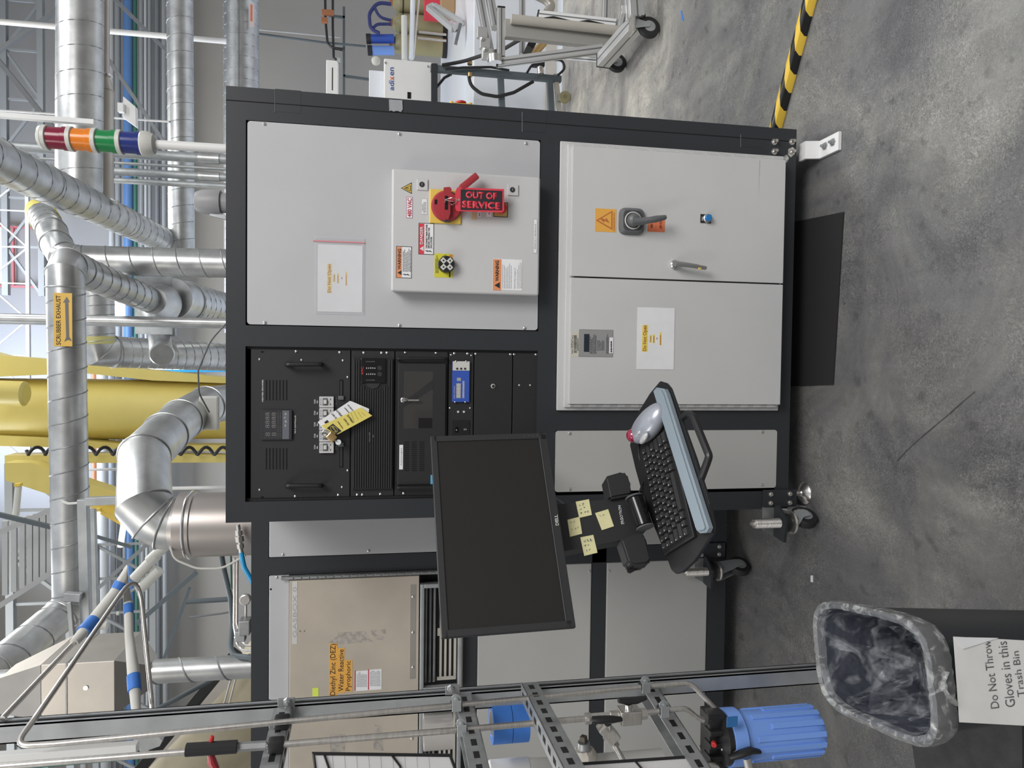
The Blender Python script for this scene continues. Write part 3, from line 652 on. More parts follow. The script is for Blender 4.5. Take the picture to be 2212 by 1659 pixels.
kc = E_(963.5, 572.5); kb_ = MB().lathe(kc, E_.n, [(.026, 0), (.026, .024), (.0245, .027)], 32).build('test_port', black_pl, en)
for k in range(4):
    a = pi/4+k*pi/2; d = V3((math.cos(a), 0, math.sin(a))); p_ = kc+d*.0145+E_.n*.0275
    t_ = V3((-d.z, 0, d.x)); MB().obox(p_, d*.008, t_*.0072, E_.n*.0012, .001).build('port_block', light_grey_pl, kb_)
    MB().lathe(p_+E_.n*.0012, E_.n, [(.0028, 0), (.0028, .0003)], 10).build('port_hole', void, kb_)
# main disconnect
yb = slab(E_, 928, 996, 410, 483.5, 0, .006, .0025).build('disconnect_plate', yellow_pl, en)
c_, ex_, ez_, w_, h_ = rect_on(E_, 928, 996, 410, 483.5, 0)
for v in (0,): pass
dc = E_(965, 446, .006)
MB().lathe(dc, E_.n, [(.0495, 0), (.0495, .006), (.044, .014), (.020, .0165)], 40).build('rotary_disc', red_pl, yb)
g = MB(); g.obox(E_(969, 446, .026), (.0085, 0, 0), (0, .010, 0), (0, 0, .047), .003)
MB().prism([E_(x, y, .021) for x, y in ((958, 407), (971, 406), (975, 411), (973, 418), (981, 423), (990, 416), (1001, 420), (1001, 430), (972, 438), (972, 462), (968, 475), (957, 476), (957, 430))], (0, -.014, 0)).build('grip', red_pl, yb)
g.bm.free()
for q in ((961, 968, 423, 453),): slab(E_, *q, .035, .0353).build('grip_slot', void, yb)
slab(E_, 939, 944, 431, 441, .0205, .0225).build('position_mark', void, yb); slab(E_, 957, 973, 474, 480, .013, .016).build('size_label', mat('green_grey_label', (.10, .13, .11), .5), yb)
MB().obox(E_(1013, 393, .035), (V3(E_(1031, 378, .035))-V3(E_(995, 407, .035)))/2, ((V3(E_(1031, 378, .035))-V3(E_(995, 407, .035))).cross(E_.n)).normalized()*.0105, E_.n*.008, .003).build('lever', red_pl, yb)
slab(E_, 1019, 1030, 440, 475, 0, .0006).build('small_label', mat('tan_label', (.66, .50, .30), .6), en)
slab(E_, 1031.5, 1039, 440, 468.5, 0, .0006).build('small_label', paper, en); slab(E_, 1051, 1062, 440, 468.5, 0, .0006).build('small_label', paper, en)
scribble(E_, grey_ink, en, 1033, 1038, 459, 467, 1, .0008, 1, 'fine_print', .6, 3); scribble(E_, grey_ink, en, 1054, 1059, 459, 463, 1, .0008, 1, 'fine_print', .6, 4)
q = slab(E_, 1066, 1097, 437, 469, 0, .002, .0006).build('stop_plate', black_pl, en); slab(E_, 1067.5, 1095.5, 438.5, 467.5, .002, .0024).build('stop_plate_face', mat('gold_plate', (.58, .42, .16), .4, .2), q)
MB().lathe(E_(1081, 452), E_.n, [(.012, .002), (.012, .015), (.018, .016), (.018, .024), (.012, .028)], 24).build('stop_button', red_bright, q)
# hanging tag
T_ = PL((0, 2.244, 0), (0, -1, 0))
tg = thing('out_of_service_tag', 'red and black OUT OF SERVICE card wired to the red disconnect handle', 'tag', T_(1036, 432))
MB().prism([T_(x, y) for x, y in ((983.5, 414), (988, 404.5), (1089, 408.5), (1089, 455), (1084, 459), (987, 456), (983.5, 450))], (0, .0008, 0)).build('card', red_tag, tg)
MB().prism([T_(x, y, .0006) for x, y in ((995, 409), (1085, 412.5), (1085, 454.5), (995, 453.5))], (0, .0004, 0)).build('card_field', black_ink, tg)
text('OUT OF', T_, red_tag, tg, 1006, 1074, 414.5, 430, .0012, bold=.055, rot=-1)
text('SERVICE', T_, red_tag, tg, 998, 1081.5, 435, 451, .0012, bold=.055, rot=-1)
MB().torus(T_(989.5, 432, .0008), T_.n, .0035, .0008, 14, 5).build('eyelet', chrome, tg)
for pts in (((989.5, 431, .001), (976, 427, .012), (963, 431, .004), (961, 437, 0)), ((989.5, 431, .001), (980, 436, .01), (966, 433, .006), (961, 430, 0)), ((989, 432, .001), (984, 438, .006), (976, 443, .002), (974, 440, .0))):
    MB().tube([T_(*p) for p in pts], .0009, 6).build('tie_wire', chrome, tg)
# ================================================================== rack units
RX0, RX1 = -.4405, .0360
R_ = PL((0, 2.362, 0), (0, -1, 0))
def unit(name, label, cat, x0, x1, depth=.06, y=2.362, m=None):
    z1, z0 = R_(x0, 900).z-.0012, R_(x1, 900).z+.0012
    t = thing(name, label, cat, (-.2, y, z0), 'units in the equipment rack')
    f = MB().box(RX0, RX1, y, y+.004, z0, z1, .0008).box(RX0+.02, RX1-.02, y+.004, 2.4405, z0+.004, z1-.004).build('faceplate', m or black_rack, t)
    return t, f
MB().box(-.4488, -.441, 2.366, 2.4405, 1.0225, 1.9628).build('rack_rail', black_rack, cab); MB().box(.0365, .0435, 2.366, 2.4405, 1.0225, 1.9628).build('rack_rail', black_rack, cab)
# --- temperature controller panel
t, f = unit('temperature_controller_unit', 'black rack panel with pull handles, grey digital display and row of breakers, topmost in rack', 'rack panel', 541, 757)
for y0, y1 in ((821, 865), (968, 1014)):
    v = MB()
    for k in range(7): x = 575.5+k*7.3; slab(R_, x-1.4, x+1.4, y0, y1, 0, .0004, mb=v)
    v.build('vent_slots', void, t)
text('HEATED DRAWER', R_, white_ink, t, 566, 569, 820, 868, .0003, bold=.03); text('TEMP CONTROLLER', R_, white_ink, t, 636.5, 639.3, 897, 937, .0003, bold=.03)
d = slab(R_, 563, 631, 886, 950, 0, .008, .001).build('display_module', mat('dark_grey_bezel', (.035, .036, .04), .35), t)
slab(R_, 571, 608, 890, 948, .008, .0084).build('display_window', mat('smoked_window', (.045, .046, .05), .25), d)
dg = mat('unlit_digit_grey', (.16, .155, .15), .4)
text('8888', R_, dg, d, 573.5, 583.5, 891, 925, .0085, bold=.01); text('8888', R_, dg, d, 587, 597, 891, 925, .0085, bold=.01)
text('8', R_, dg, d, 573.5, 583.5, 934, 942, .0085); text('8', R_, dg, d, 587, 597, 934, 942, .0085)
for x in (601, 606): text('AT OUT 1 2 ALM', R_, dg, d, x-.9, x+.9, 892, 944, .0085)
slab(R_, 610, 624.5, 887, 948.5, .008, .0088).build('button_strip', mat('mid_grey_strip', (.14, .145, .17), .4), d)
text('< o ^ v', R_, MATS['unlit_digit_grey'] if False else white_ink, d, 614, 619, 892, 922, .009)
for y in (787, 1049):
    h = MB(); p = fillet([R_(619, y, 0), R_(619, y, .036), R_(694, y, .036), R_(694, y, 0)], .012)
    h.tube(p, .0072, 14); h.build('pull_handle', black_gloss if False else black_pl, t)
for k in range(5):
    y0 = 856+k*24.6; br = slab(R_, 690, 721, y0+.5, y0+24, 0, .010, .001).build('breaker', mat('white_breaker', (.60, .60, .60), .4) if 'white_breaker' not in MATS else MATS['white_breaker'], t)
    slab(R_, 697, 708, y0+4, y0+20, .010, .0104).build('breaker_recess', grey_pl, br)
    slab(R_, 699, 706, y0+7.5, y0+16.5, .010, .018, .001).build('toggle', light_grey_pl, br)
    text('E.T.N', R_, blue_ink, br, 692.2, 694.2, y0+5, y0+19, .0103)
    for yy in (6.5, 17.5): slab(R_, 713.3, 714.9, y0+yy-2, y0+yy+2, .010, .0103).build('terminal_mark', black_ink, br)
    text('CB%d' % (5-k), R_, white_ink, t, 678.3, 681.6, y0+7, y0+16, .0003, bold=.03); text('5A', R_, white_ink, t, 683.8, 687, y0+9, y0+15, .0003, bold=.03)
for y0, y1 in ((820, 865), (962, 1010)): slab(R_, 733, 742, y0, y1, 0, .0005).build('cable_slot', void, t); slab(R_, 735, 739.5, y0+3, y1-2, .0005, .002, .0005).build('cable_slot_cover', black_soft, t)
for y in (859, 960): slab(R_, 731, 743, y-4, y+5, 0, .008, .002).build('latch', grey_pl, t)
text('FUEL INTL', R_, grey_ink, t, 724.5, 727.5, 858, 877, .0003); text('2OZ', R_, grey_ink, t, 724.5, 727.5, 962, 972, .0003)
for x, y in ((561, 776), (561, 1058), (640, 759), (638, 1072), (651.5, 777.5), (734, 761), (731, 1069), (741, 778.5), (739, 1052), (751, 814.5), (751, 1016)): screw(R_, x, y, t, 0, .0046 if y in (759, 1072, 761, 1069) else .0036)
for y in (760, 1074): slab(R_, 563.5, 569.5, y-2, y+2, 0, .0005, .0002).build('mounting_hole', void, t)
# --- UPS
t, f = unit('backup_power_unit', 'black ribbed uninterruptible power supply with small round button panel, second in the rack', 'power supply', 757.5, 852)
slab(R_, 761, 849, 774, 1057, 0, .010, .002).build('bezel', black_pl, t)
v = MB()
for k in range(17):
    x = 763.5+k*5.05; y0 = 779 if (x < 776 or x > 838) else (833 if not 787 < x < 826 else 843)
    slab(R_, x, x+2.4, y0, 1053, .010, .0135, .0006, mb=v)
v.build('bezel_ribs', black_soft, t)
cp = slab(R_, 779, 834, 774, 828, .010, .015, .003).build('control_panel', black_gloss, t)
MB().prism([R_(x, y, .010) for x, y in ((790, 828), (795, 836), (806, 840), (815, 837), (821, 828))], R_.n*.004).build('panel_lip', black_soft, t)
text('APC', R_, red_bright, cp, 780.5, 785.5, 792, 810, .0152, bold=.02)
for x, y in ((820, 795), (820, 808)): MB().lathe(R_(x, y, .015), R_.n, [(.0075, 0), (.0075, .001), (.0068, .0012), (.006, .0006)], 20).build('button', black_soft, cp)
for y in (781, 821): scribble(R_, grey_ink, cp, 790, 810, y-1, y+1, 7, .0151, 1, 'fine_print', .3, 50)
for y in (795, 808): scribble(R_, white_ink, cp, 790, 812, y-1.6, y+1.6, 5, .0151, 1, 'fine_print', .35, 51)
text('Smart-UPS', R_, grey_ink, t, 797, 799.5, 934, 954, .0136); text('RT', R_, grey_ink, t, 805, 807.5, 939, 944, .0136)
for x, y in ((786, 762), (824.5, 762), (836, 762), (772, 1068.5), (783, 1068.5), (822, 1067)): screw(R_, x, y, t, 0, .0046)
# --- industrial computer
t, f = unit('rack_computer', 'black rack computer with smoked window door and a key in its lock', 'computer', 852.5, 967)
dpl = slab(R_, 859, 962, 785, 1046, 0, .012, .002).build('door', black_rack, t)
slab(R_, 872, 935, 802, 926, .012, .0124).build('window', mat('smoked_glass', (.055, .053, .050), .10), dpl)
slab(R_, 904, 933.5, 903, 925, .0124, .0127).build('drive_bay', void, dpl)
MB().prism([R_(x, y, .0125) for x, y in ((872, 868), (935, 820), (935, 840), (900, 862), (872, 880))], R_.n*.0002).build('window_divider', black_rack, dpl)
MB().lathe(R_(871, 864, .012), R_.n, [(.0085, 0), (.0085, .004), (.007, .005), (.003, .005)], 20).build('key_lock', chrome, t)
MB().tube([R_(872, 865, .017), R_(878, 866, .026), R_(880, 862, .026), R_(877, 861, .022)], .0009, 6).build('key_ring', steel, t)
kk = MB(); kk.beam(R_(881, 864.5, .024), R_(905, 864.5, .024), .0022, .005); kk.build('key', steel, t)
slab(R_, 862.5, 870.5, 961, 1014, .012, .0126).build('maker_label', paper, t); text('SuperLogics', R_, grey_ink, t, 865, 868.5, 968, 1005, .0128)
v = MB()
for i in range(3):
    for k in range(16): y = 954+k*4.1; slab(R_, 873+i*16.5, 884+i*16.5, y, y+2, .012, .0122, mb=v)
v.build('vent_grille', void, dpl)
for y0, y1, xx in ((770, 779, 0), (1049, 1058, 0)):
    MB().tube(fillet([R_(858, (y0+y1)/2, 0), R_(858, (y0+y1)/2, .022), R_(962, (y0+y1)/2, .022), R_(962, (y0+y1)/2, 0)], .008), .0052, 10).build('side_handle', black_pl, t)
for x, y in ((875.5, 762), (942, 763), (872, 1065.5)): screw(R_, x, y, t, 0, .0046)
slab(R_, 930, 938, 1026, 1046, .0125, .013).build('corner_sticker', mat('pale_blue_sticker', (.12, .42, .70), .5), t)
# --- power controller
t, f = unit('power_indicator_panel', 'black rack panel with blue and white numeric indicator, below the rack computer', 'rack panel', 967.5, 1022.5)
d = slab(R_, 977, 1014, 781, 868.5, 0, .008, .001).build('indicator_body', blue_panel, t)
slab(R_, 978, 1014.5, 780.5, 800.5, .0082, .0092, .0004).build('indicator_top', light_grey_pl, d)
for x in (987.5, 996, 1004.5): MB().lathe(R_(x, 796.5, .0092), R_.n, [(.0036, 0), (.0036, .0012), (.003, .0018)], 14).build('indicator_button', black_ink, d)
slab(R_, 985.5, 995.5, 828, 860, .008, .0085).build('digit_window', mat('beige_digit_window', (.38, .38, .36), .4), d); slab(R_, 987, 995.5, 816, 823, .008, .0085).build('digit_window', MATS['beige_digit_window'], d)
text('8888', R_, light_grey_pl, d, 987, 994, 829, 859, .0086)
text('POWER CONTROLLER', R_, white_ink, d, 980.5, 982.5, 834, 861, .0083); text('00000000000', R_, white_ink, d, 999, 1003.5, 823, 860, .0083, bold=.02)
for x, y in ((985, 780.5), (1007, 780.5), (983, 868.5), (1005, 868.5)): screw(R_, x, y, d, .009, .0030)
slab(R_, 976, 1014, 908, 942, 0, .003, .0005).build('switch_plate', black_pl, t); slab(R_, 982, 989.5, 922, 934, .003, .006, .001).build('rocker_switch', black_gloss, t)
slab(R_, 1002.5, 1003.3, 925.5, 929.5, .003, .0033).build('switch_mark', white_ink, t)
for x, y in ((986, 929), (1006.5, 927.5)): MB().lathe(R_(x, y, .0061), R_.n, [(.0018, 0), (.0018, .0003)], 10).build('switch_mark', white_ink, t)
for x, y in ((974.5, 767), (1018, 768), (972, 881.5), (1015.5, 881.5)): screw(R_, x, y, t, 0, .0032)
for x, y in ((981.5, 763.5), (1010, 764)): screw(R_, x, y, t, 0, .0048)
for x, y in ((989.5, 889.5), (1002, 889.5)): MB().lathe(R_(x, y), R_.n, [(.0038, 0), (.0038, .003), (.002, .0035)], 14).build('indicator_lamp', light_grey_pl, t)
t, f = unit('blank_rack_panel', 'plain black rack panel with a round ringed push button', 'rack panel', 1023, 1106)
MB().lathe(R_(1065, 834), R_.n, [(.0075, 0), (.0075, .003), (.0062, .004)], 24).build('button_ring', light_grey_pl, t); MB().lathe(R_(1065, 834, .004), R_.n, [(.0048, 0), (.0048, .003), (.003, .004)], 20).build('push_button', black_pl, t)
for x, y in ((1027.5, 764.5), (1102.5, 765.5)): screw(R_, x, y, t, 0, .0048)
t, f = unit('blank_rack_panel', 'plain black blanking panel with two small screws at the bottom of the rack', 'rack panel', 1106.5, 1161)
for x, y in ((1110.5, 765.5), (1157.5, 766)): screw(R_, x, y, t, 0, .0048)
for x, y in ((1121.5, 832), (1145, 832)): screw(R_, x, y, t, 0, .0032, light_grey_pl)
# --- padlock with tags
P_ = PL((0, 2.325, 0), (0, -1, 0))
pk = thing('padlock', 'brass padlock with key hanging on the rack breakers', 'padlock', P_(718, 948))
a_, b_ = P_(708, 938), P_(725, 953); dd = (b_-a_).normalized(); pp = P_.n.cross(dd).normalized()
MB().obox(P_(716.5, 944, 0), dd*.0145, pp*.0125, P_.n*.007, .003).build('lock_body', brass, pk)
u = P_(707, 938); MB().tube(fillet([P_(709, 946), P_(699, 944), P_(694, 936), P_(700, 929), P_(709, 931)], .01, 5), .0028, 10).build('shackle', chrome, pk)
MB().lathe(P_(731, 955.5), (0.3, -1, .1), [(.0090, 0), (.0090, .002)], 20).build('key_bow', galv_dull, pk); MB().tube([P_(722, 951), P_(730, 955)], .0022, 6).build('key_blade', galv_dull, pk)
def tagcard(name, label, pts, y, m, texts, eye):
    pr = PL((0, y, 0), (0, -1, 0)); t = thing(name, label, 'tag', pr(*pts[2]))
    MB().prism([pr(*p) for p in pts], (0, .0006, 0)).build('card', m, t); return t, pr
t1, pr1 = tagcard('lockout_tag', 'white lockout tag half hidden behind the yellow one on the rack padlock', ((686, 912), (756, 866), (762, 868), (797, 883), (797, 890), (735, 936), (706, 936)), 2.334, paper, None, None)
t2, pr2 = tagcard('lockout_tag', 'yellow and black DO NOT OPERATE lockout tag hanging from the rack padlock', ((694, 920), (720, 938), (730, 938), (804, 898), (780, 880), (702, 916)), 2.329, yellow_tag, None, None)
def rtext(s, pr, m, parent, cx, cy, ang, wpx, hpx, off):
    """lettering turned by ang degrees in the plane (0 = upright)"""
    c = pr(cx, cy, off); k = (pr.p.y-off)/FPX*1.02; key = (s, .02); text(s, pr, m, parent, cx-hpx/2, cx+hpx/2, cy-wpx/2, cy+wpx/2, off, bold=.02)
    o = parent.children[-1] if parent.children else None
    o = [q for q in COL.objects if q.parent == parent][-1]
    loc = c-wpos(parent); R = Matrix.Translation(loc) @ Matrix.Rotation(math.radians(ang), 4, pr.n) @ Matrix.Translation(-loc); o.data.transform(R); return o
AG = 40
MB().prism([pr2(x, y, .0002) for x, y in ((706, 925), (726, 938), (738, 931), (719, 915))], pr2.n*.0002).build('danger_block', black_ink, t2)
MB().tube([pr2(721.5+7.5*math.cos(t_)*.9-5*math.sin(t_)*.6, 927+5*math.cos(t_)+7.5*math.sin(t_)*.6, .0006) for t_ in [2*pi*i/20 for i in range(20)]], .0006, 5, closed=True).build('danger_oval', yellow_tag, t2)
rtext('DANGER', pr2, yellow_tag, t2, 722, 927, AG-5, 15, 3.2, .0005)
rtext('*CUSTODIAL*', pr2, black_ink, t2, 735, 918, AG-5, 20, 2.6, .0004)
rtext('DO NOT', pr2, black_ink, t2, 748, 911, AG-5, 17, 4.2, .0004); rtext('OPERATE', pr2, black_ink, t2, 757, 905, AG-5, 21, 4.2, .0004)
for i in range(4): MB().tube([pr2(766+i*8, 912-i*4.5, .0003), pr2(757+i*8, 889-i*-.5, .0003)], .0003, 4).build('ruled_line', black_ink, t2)
MB().prism([pr1(x, y, .0002) for x, y in ((700, 912), (707, 907), (712, 913), (706, 918))], pr1.n*.0002).build('danger_block', black_ink, t1)
rtext('DO NOT', pr1, black_ink, t1, 722, 899, AG, 16, 4.2, .0004); rtext('OPERATE', pr1, black_ink, t1, 733, 893, AG, 20, 4.2, .0004)
rtext('EQUIPMENT', pr1, black_ink, t1, 750, 887, AG, 18, 2.8, .0004); rtext('LOCKED OUT', pr1, black_ink, t1, 757, 881, AG, 18, 2.8, .0004)
# ================================================================== signal tower on top of the cabinet
st = thing('signal_tower', 'stack light of red, orange, green and blue lenses on a white pole', 'signal light', (A(480, 321, 2.6).x, 2.6, 2.022))
pb = V3(A(484, 321, 2.6)); pb.z = 2.022; px_ = pb.x; S_ = YP(2.6)
zt = lambda x: S_(x, 303).z
MB().cyl((px_, 2.6, 2.0222), (px_, 2.6, zt(335)), .0150).build('pole', white_paint, st)
rr = .0405
MB().lathe((px_, 2.6, zt(336)), (0, 0, 1), [(.020, 0), (rr-.008, .004), (rr, .022), (rr+.001, zt(309)-zt(336)), (rr-.002, zt(306)-zt(336))], 32).build('base', light_grey_pl, st)
for i, (xa, xb, m_) in enumerate(((307, 266, lamp_blue), (255, 213, lamp_green), (203, 160, lamp_orange), (150, 106, lamp_red))):
    z0, z1 = zt(xa), zt(xb); MB().lathe((px_, 2.6, z0), (0, 0, 1), [(rr-.002, 0), (rr-.002, .016), (rr-.005, .018), (rr-.005, z1-z0)], 32).build('lens', m_, st, ('blue', 'green', 'orange', 'red')[i]+' lens')
    z2 = zt(xb-11); MB().lathe((px_, 2.6, z1), (0, 0, 1), [(rr-.003, 0), (rr, .002), (rr, z2-z1-.001), (rr-.003, z2-z1)], 32).build('spacer_ring' if i < 3 else 'cap', light_grey_pl, st)
zz = zt(95); MB().lathe((px_, 2.6, zz), (0, 0, 1), [(rr, 0), (rr-.004, .010), (rr-.012, .014)], 32).build('cap_top', light_grey_pl, st)
# ================================================================== floor mat, hazard striped guard, loose bits
m_ = MB(); q = [FZ(1738, 476), FZ(1824.5, 458), FZ(1802, 831), FZ(1738, 821)]
q[0] = V3((.54, 2.60, 0)); q[3] = V3((-.075, 2.60, 0)); m_.prism([V3((p.x, p.y, .0005)) for p in (V3((q[0].x+.02, 2.60, 0)), q[1], q[2], V3((q[2].x-.02, 2.60, 0)))], (0, 0, .0045))
tag(m_.build('floor_mat', mat_rubber), 'thin black rubber sheet sticking out from under the cabinet', 'mat')
def stripes():
    m = bpy.data.materials.new('hazard_stripes'); m.use_nodes = True; t = m.node_tree; b = t.nodes['Principled BSDF']; N = t.nodes.new
    tc = N('ShaderNodeTexCoord'); mp = N('ShaderNodeMapping'); mp.inputs['Rotation'].default_value = (0, 0, math.radians(70)); wv = N('ShaderNodeTexWave'); wv.bands_direction = 'X'; wv.inputs['Scale'].default_value = 7.0
    r = N('ShaderNodeValToRGB'); r.color_ramp.interpolation = 'CONSTANT'; r.color_ramp.elements[0].color = (.012, .012, .012, 1); r.color_ramp.elements[1].position = .5; r.color_ramp.elements[1].color = (.78, .52, .06, 1)
    t.links.new(tc.outputs['Object'], mp.inputs[0]); t.links.new(mp.outputs[0], wv.inputs[0]); t.links.new(wv.outputs['Fac'], r.inputs[0]); t.links.new(r.outputs[0], b.inputs['Base Color'])
    b.inputs['Roughness'].default_value = .22; return m
hs = stripes(); a = FZ(1682, 278); b_ = FZ(1757, 0); a.z = b_.z = 0; dv = (b_-a).normalized(); e0 = a-dv*.35; e1 = b_+dv*.5; sd = V3((-dv.y, dv.x, 0))
Lg = (e1-e0).length; mb = MB(); prof = [(-.026, .001), (.026, .001), (.026, .012), (.020, .030), (.008, .037), (-.008, .037), (-.020, .030), (-.026, .012)]
mb.prism([V3((0, u, v)) for u, v in prof], (Lg, 0, 0)); o = mb.build('cable_guard', hs); o.location = e0; o.rotation_euler = (0, 0, math.atan2(dv.y, dv.x))
o['label'] = 'yellow and black hazard striped guard rail lying on the floor behind the cabinet'; o['category'] = 'floor guard'
mb = MB(); mb.prism([FZ(1473, 23)+V3((0, 0, .001)), FZ(1477, 44)+V3((0, 0, .001)), FZ(1474, 45)+V3((0, 0, .001)), FZ(1470, 24)+V3((0, 0, .001))], (0, 0, .001)); tag(mb.build('tape_strip', blue_tape), 'small blue tape strip stuck on the floor beyond the rolling cart', 'tape')
mb = MB(); mb.prism([V3((FZ(x, y).x, FZ(x, y).y, .001)) for x, y in ((1752, 1243), (1757, 1243), (1757, 1258), (1752, 1257))], (0, 0, .001)); tag(mb.build('paper_scrap', paper), 'tiny white scrap on the floor left of the casters', 'scrap')
# dark floor mat at lower left
mb = MB(); q = [FZ(1970, 1585), FZ(2150, 1560), FZ(2212, 1560), FZ(2212, 1690), FZ(1985, 1690)]
mb.prism([V3((p.x, p.y, .001)) for p in q], (0, 0, .004)); tag(mb.build('floor_mat', mat('charcoal_mat', (.050, .052, .050), .6, bump=.4, bscale=120, var=.2, vscale=20)), 'charcoal mat on the floor behind the trash bin', 'mat')
# ================================================================== monitor on its arm
mc = V3((-.3994, 1.7137, 1.252)); th = math.radians(34.07); tilt = math.radians(-.6)
Mr = Matrix.Rotation(th, 3, 'Z') @ Matrix.Rotation(math.radians(-.64), 3, 'X') @ Matrix.Rotation(math.radians(-1.2), 3, 'Y')
ex, ey, ez = Mr @ V3((1, 0, 0)), Mr @ V3((0, 1, 0)), Mr @ V3((0, 0, 1))
M_ = PL(mc, -ey)
mo = thing('computer_monitor', 'black flat screen computer monitor turned on a wall arm, screen off', 'monitor', (mc.x, mc.y, mc.z-.155))
W_, H_ = .255, .155; bz = .0165
L = lambda u, v, w=0: mc+ex*u+ez*v-ey*w
mb = MB()
for c_, hw, hh in ((L(0, H_-bz/2), W_, bz/2), (L(0, -H_+.011), W_, .011), (L(-W_+bz/2, 0), bz/2, H_-bz/2), (L(W_-bz/2, 0), bz/2, H_-bz/2)): mb.obox(c_+ey*.008, ex*hw, ez*hh, ey*.008, .0015)
mb.build('bezel', black_soft, mo)
MB().obox(L(0, .002)+ey*.007, ex*(W_-bz+.001), ez*(H_-bz), ey*.004).build('screen', screen_m, mo)
mb = MB(); mb.obox(L(0, 0)+ey*.022, ex*(W_-.006), ez*(H_-.006), ey*.0065, .003); mb.obox(L(0, -.01)+ey*.040, ex*.16, ez*.10, ey*.014, .008); mb.build('rear_housing', black_pl, mo)
MB().obox(L(0, -H_+.0215)+ey*-.0006, ex*(W_-.018), ez*.0006, ey*.0008).build('bezel_edge', grey_pl, mo)
text('DELL', M_, light_grey_pl, mo, 1199, 1206, 1112, 1135, .0006, bold=.03)
MB().obox(L(W_-.012, -H_+.010, .0005), ex*.006, ez*.006, ey*.0006, .0003).build('power_button', black_gloss, mo)
for k in range(4): MB().obox(L(W_-.008, -H_+.026+k*.012, .0006), ex*.001, ez*.001, ey*.0003).build('menu_button_mark', grey_pl, mo)
# arm carrying the tray (behind and below the monitor)
am = thing('workstation_arm', 'black wall arm with a flat column holding monitor and keyboard tray', 'monitor arm', (-.35, 1.9, .8))
N_ = PL(mc+ey*.060, -ey)
cr_ = [N_(1190, 1091), N_(1212, 1192), N_(1345, 1166), N_(1398, 1143), N_(1404, 1118), N_(1392, 1070), N_(1330, 1077)]
MB().prism(cr_, ey*.045).build('column', black_soft, am)

MB().obox(L(0, -.03)+ey*.062, ex*.06, ez*.06, ey*.0075, .003).build('mount_plate', black_pl, am)
# two cable/scanner holders
def holder(p4, d, nm='side_holder'):
    pr = PL(mc+ey*(.060-d), -ey)
    mb = MB(); pts = [pr(x, y) for x, y in p4]; mb.prism(pts, ey*.052); bmesh.ops.bevel(mb.bm, geom=mb.bm.edges[:], offset=.006, segments=3, affect='EDGES'); mb.build(nm, black_soft, am)
holder(((1308, 1028), (1318, 1077), (1366, 1068), (1362, 1045), (1356, 1022), (1346, 1017)), .02)
holder(((1341, 1163), (1386, 1147), (1396, 1160), (1408, 1208), (1400, 1218), (1372, 1222), (1358, 1215)), .03)
MB().prism([PL(mc+ey*.06, -ey)(x, y) for x, y in ((1345, 1186), (1356, 1236), (1362, 1238), (1404, 1215), (1395, 1190))], ey*.004).build('holder_back', black_pl, am)
hp = N_(1385, 1085, .02); hq = N_(1408, 1130, .02)
MB().cyl(N_(1372, 1078, .035), N_(1392, 1135, .035), .0215, seg=28).build('tilt_pivot', black_gloss, am)
for q in ((1370, 1074), (1394, 1139)):
    c_ = N_(*q, .035); a2 = (N_(1392, 1135, .035)-N_(1372, 1078, .035)).normalized(); MB().lathe(c_-a2*.002, a2, [(.0235, 0), (.025, .002), (.0235, .004)], 28).build('pivot_cap', grey_pl, am)
text('ERGOTRON', N_, white_ink, am, 1338.5, 1345, 1092, 1132, .0012, bold=.02)
# arm links back to the cabinet
MB().tube(fillet([L(.0, -.03)+ey*.07, L(.02, -.03)+ey*.20, V3((-.33, 2.30, 1.2))], .04), .022, 14).build('arm_link', black_pl, am)
MB().tube([L(.06, -.20)+ey*.09, L(.12, -.17)+ey*.14, V3((-.30, 2.315, 1.10))], .018, 12).build('lower_link', black_pl, am)
MB().box(-.38, -.28, 2.335, 2.3465, 1.04, 1.26, .003).build('wall_plate', black_pl, am)
# sticky notes on the column
def sticky(label, p4, seed_, rows=3, ink=blue_ink):
    o0 = .0012; pts = [N_(x, y, o0) for x, y in p4]; s_ = thing('sticky_note', label, 'sticky note', (pts[0]+pts[2])/2, 'yellow sticky notes on the arm')
    MB().prism(pts, -ey*.0008).build('sheet', note_y, s_); rnd = random.Random(seed_); mb = MB()
    u = (pts[1]-pts[0]); v = (pts[3]-pts[0])
    for i in range(rows):
        for j in range(rnd.choice((2, 3))):
            b0 = pts[0]+u*(.16+.26*j+rnd.uniform(-.03, .03))+v*(.16+.74*i/rows)-ey*.0011; path = [b0+u*(rnd.uniform(0, .16))+v*(rnd.uniform(0, .16)) for _ in range(5)]
            mb.tube(path, .0005, 4)
    mb.build('handwriting', ink, s_); return s_
sticky('pale yellow sticky note with inked scrawl, uppermost right one on the column under the monitor', ((1243.5, 1084), (1272, 1078.5), (1278.5, 1112.5), (1251, 1119)), 3)
sticky('pale yellow sticky note with faint pencil marks, tucked closest under the monitor edge', ((1225.5, 1123), (1251.5, 1116.5), (1257.5, 1153), (1231, 1160)), 4, 2, grey_ink)
sticky('pale yellow sticky note with dark scrawl hanging over the left edge of the arm column', ((1253.5, 1161), (1281.5, 1155.5), (1290.5, 1194), (1262, 1201)), 5)
sticky('pale yellow sticky note, nearly blank, nearest the keyboard above the arm lettering', ((1285.5, 1108.5), (1313.5, 1100), (1326, 1137), (1300, 1145.5)), 6, 1, grey_ink)
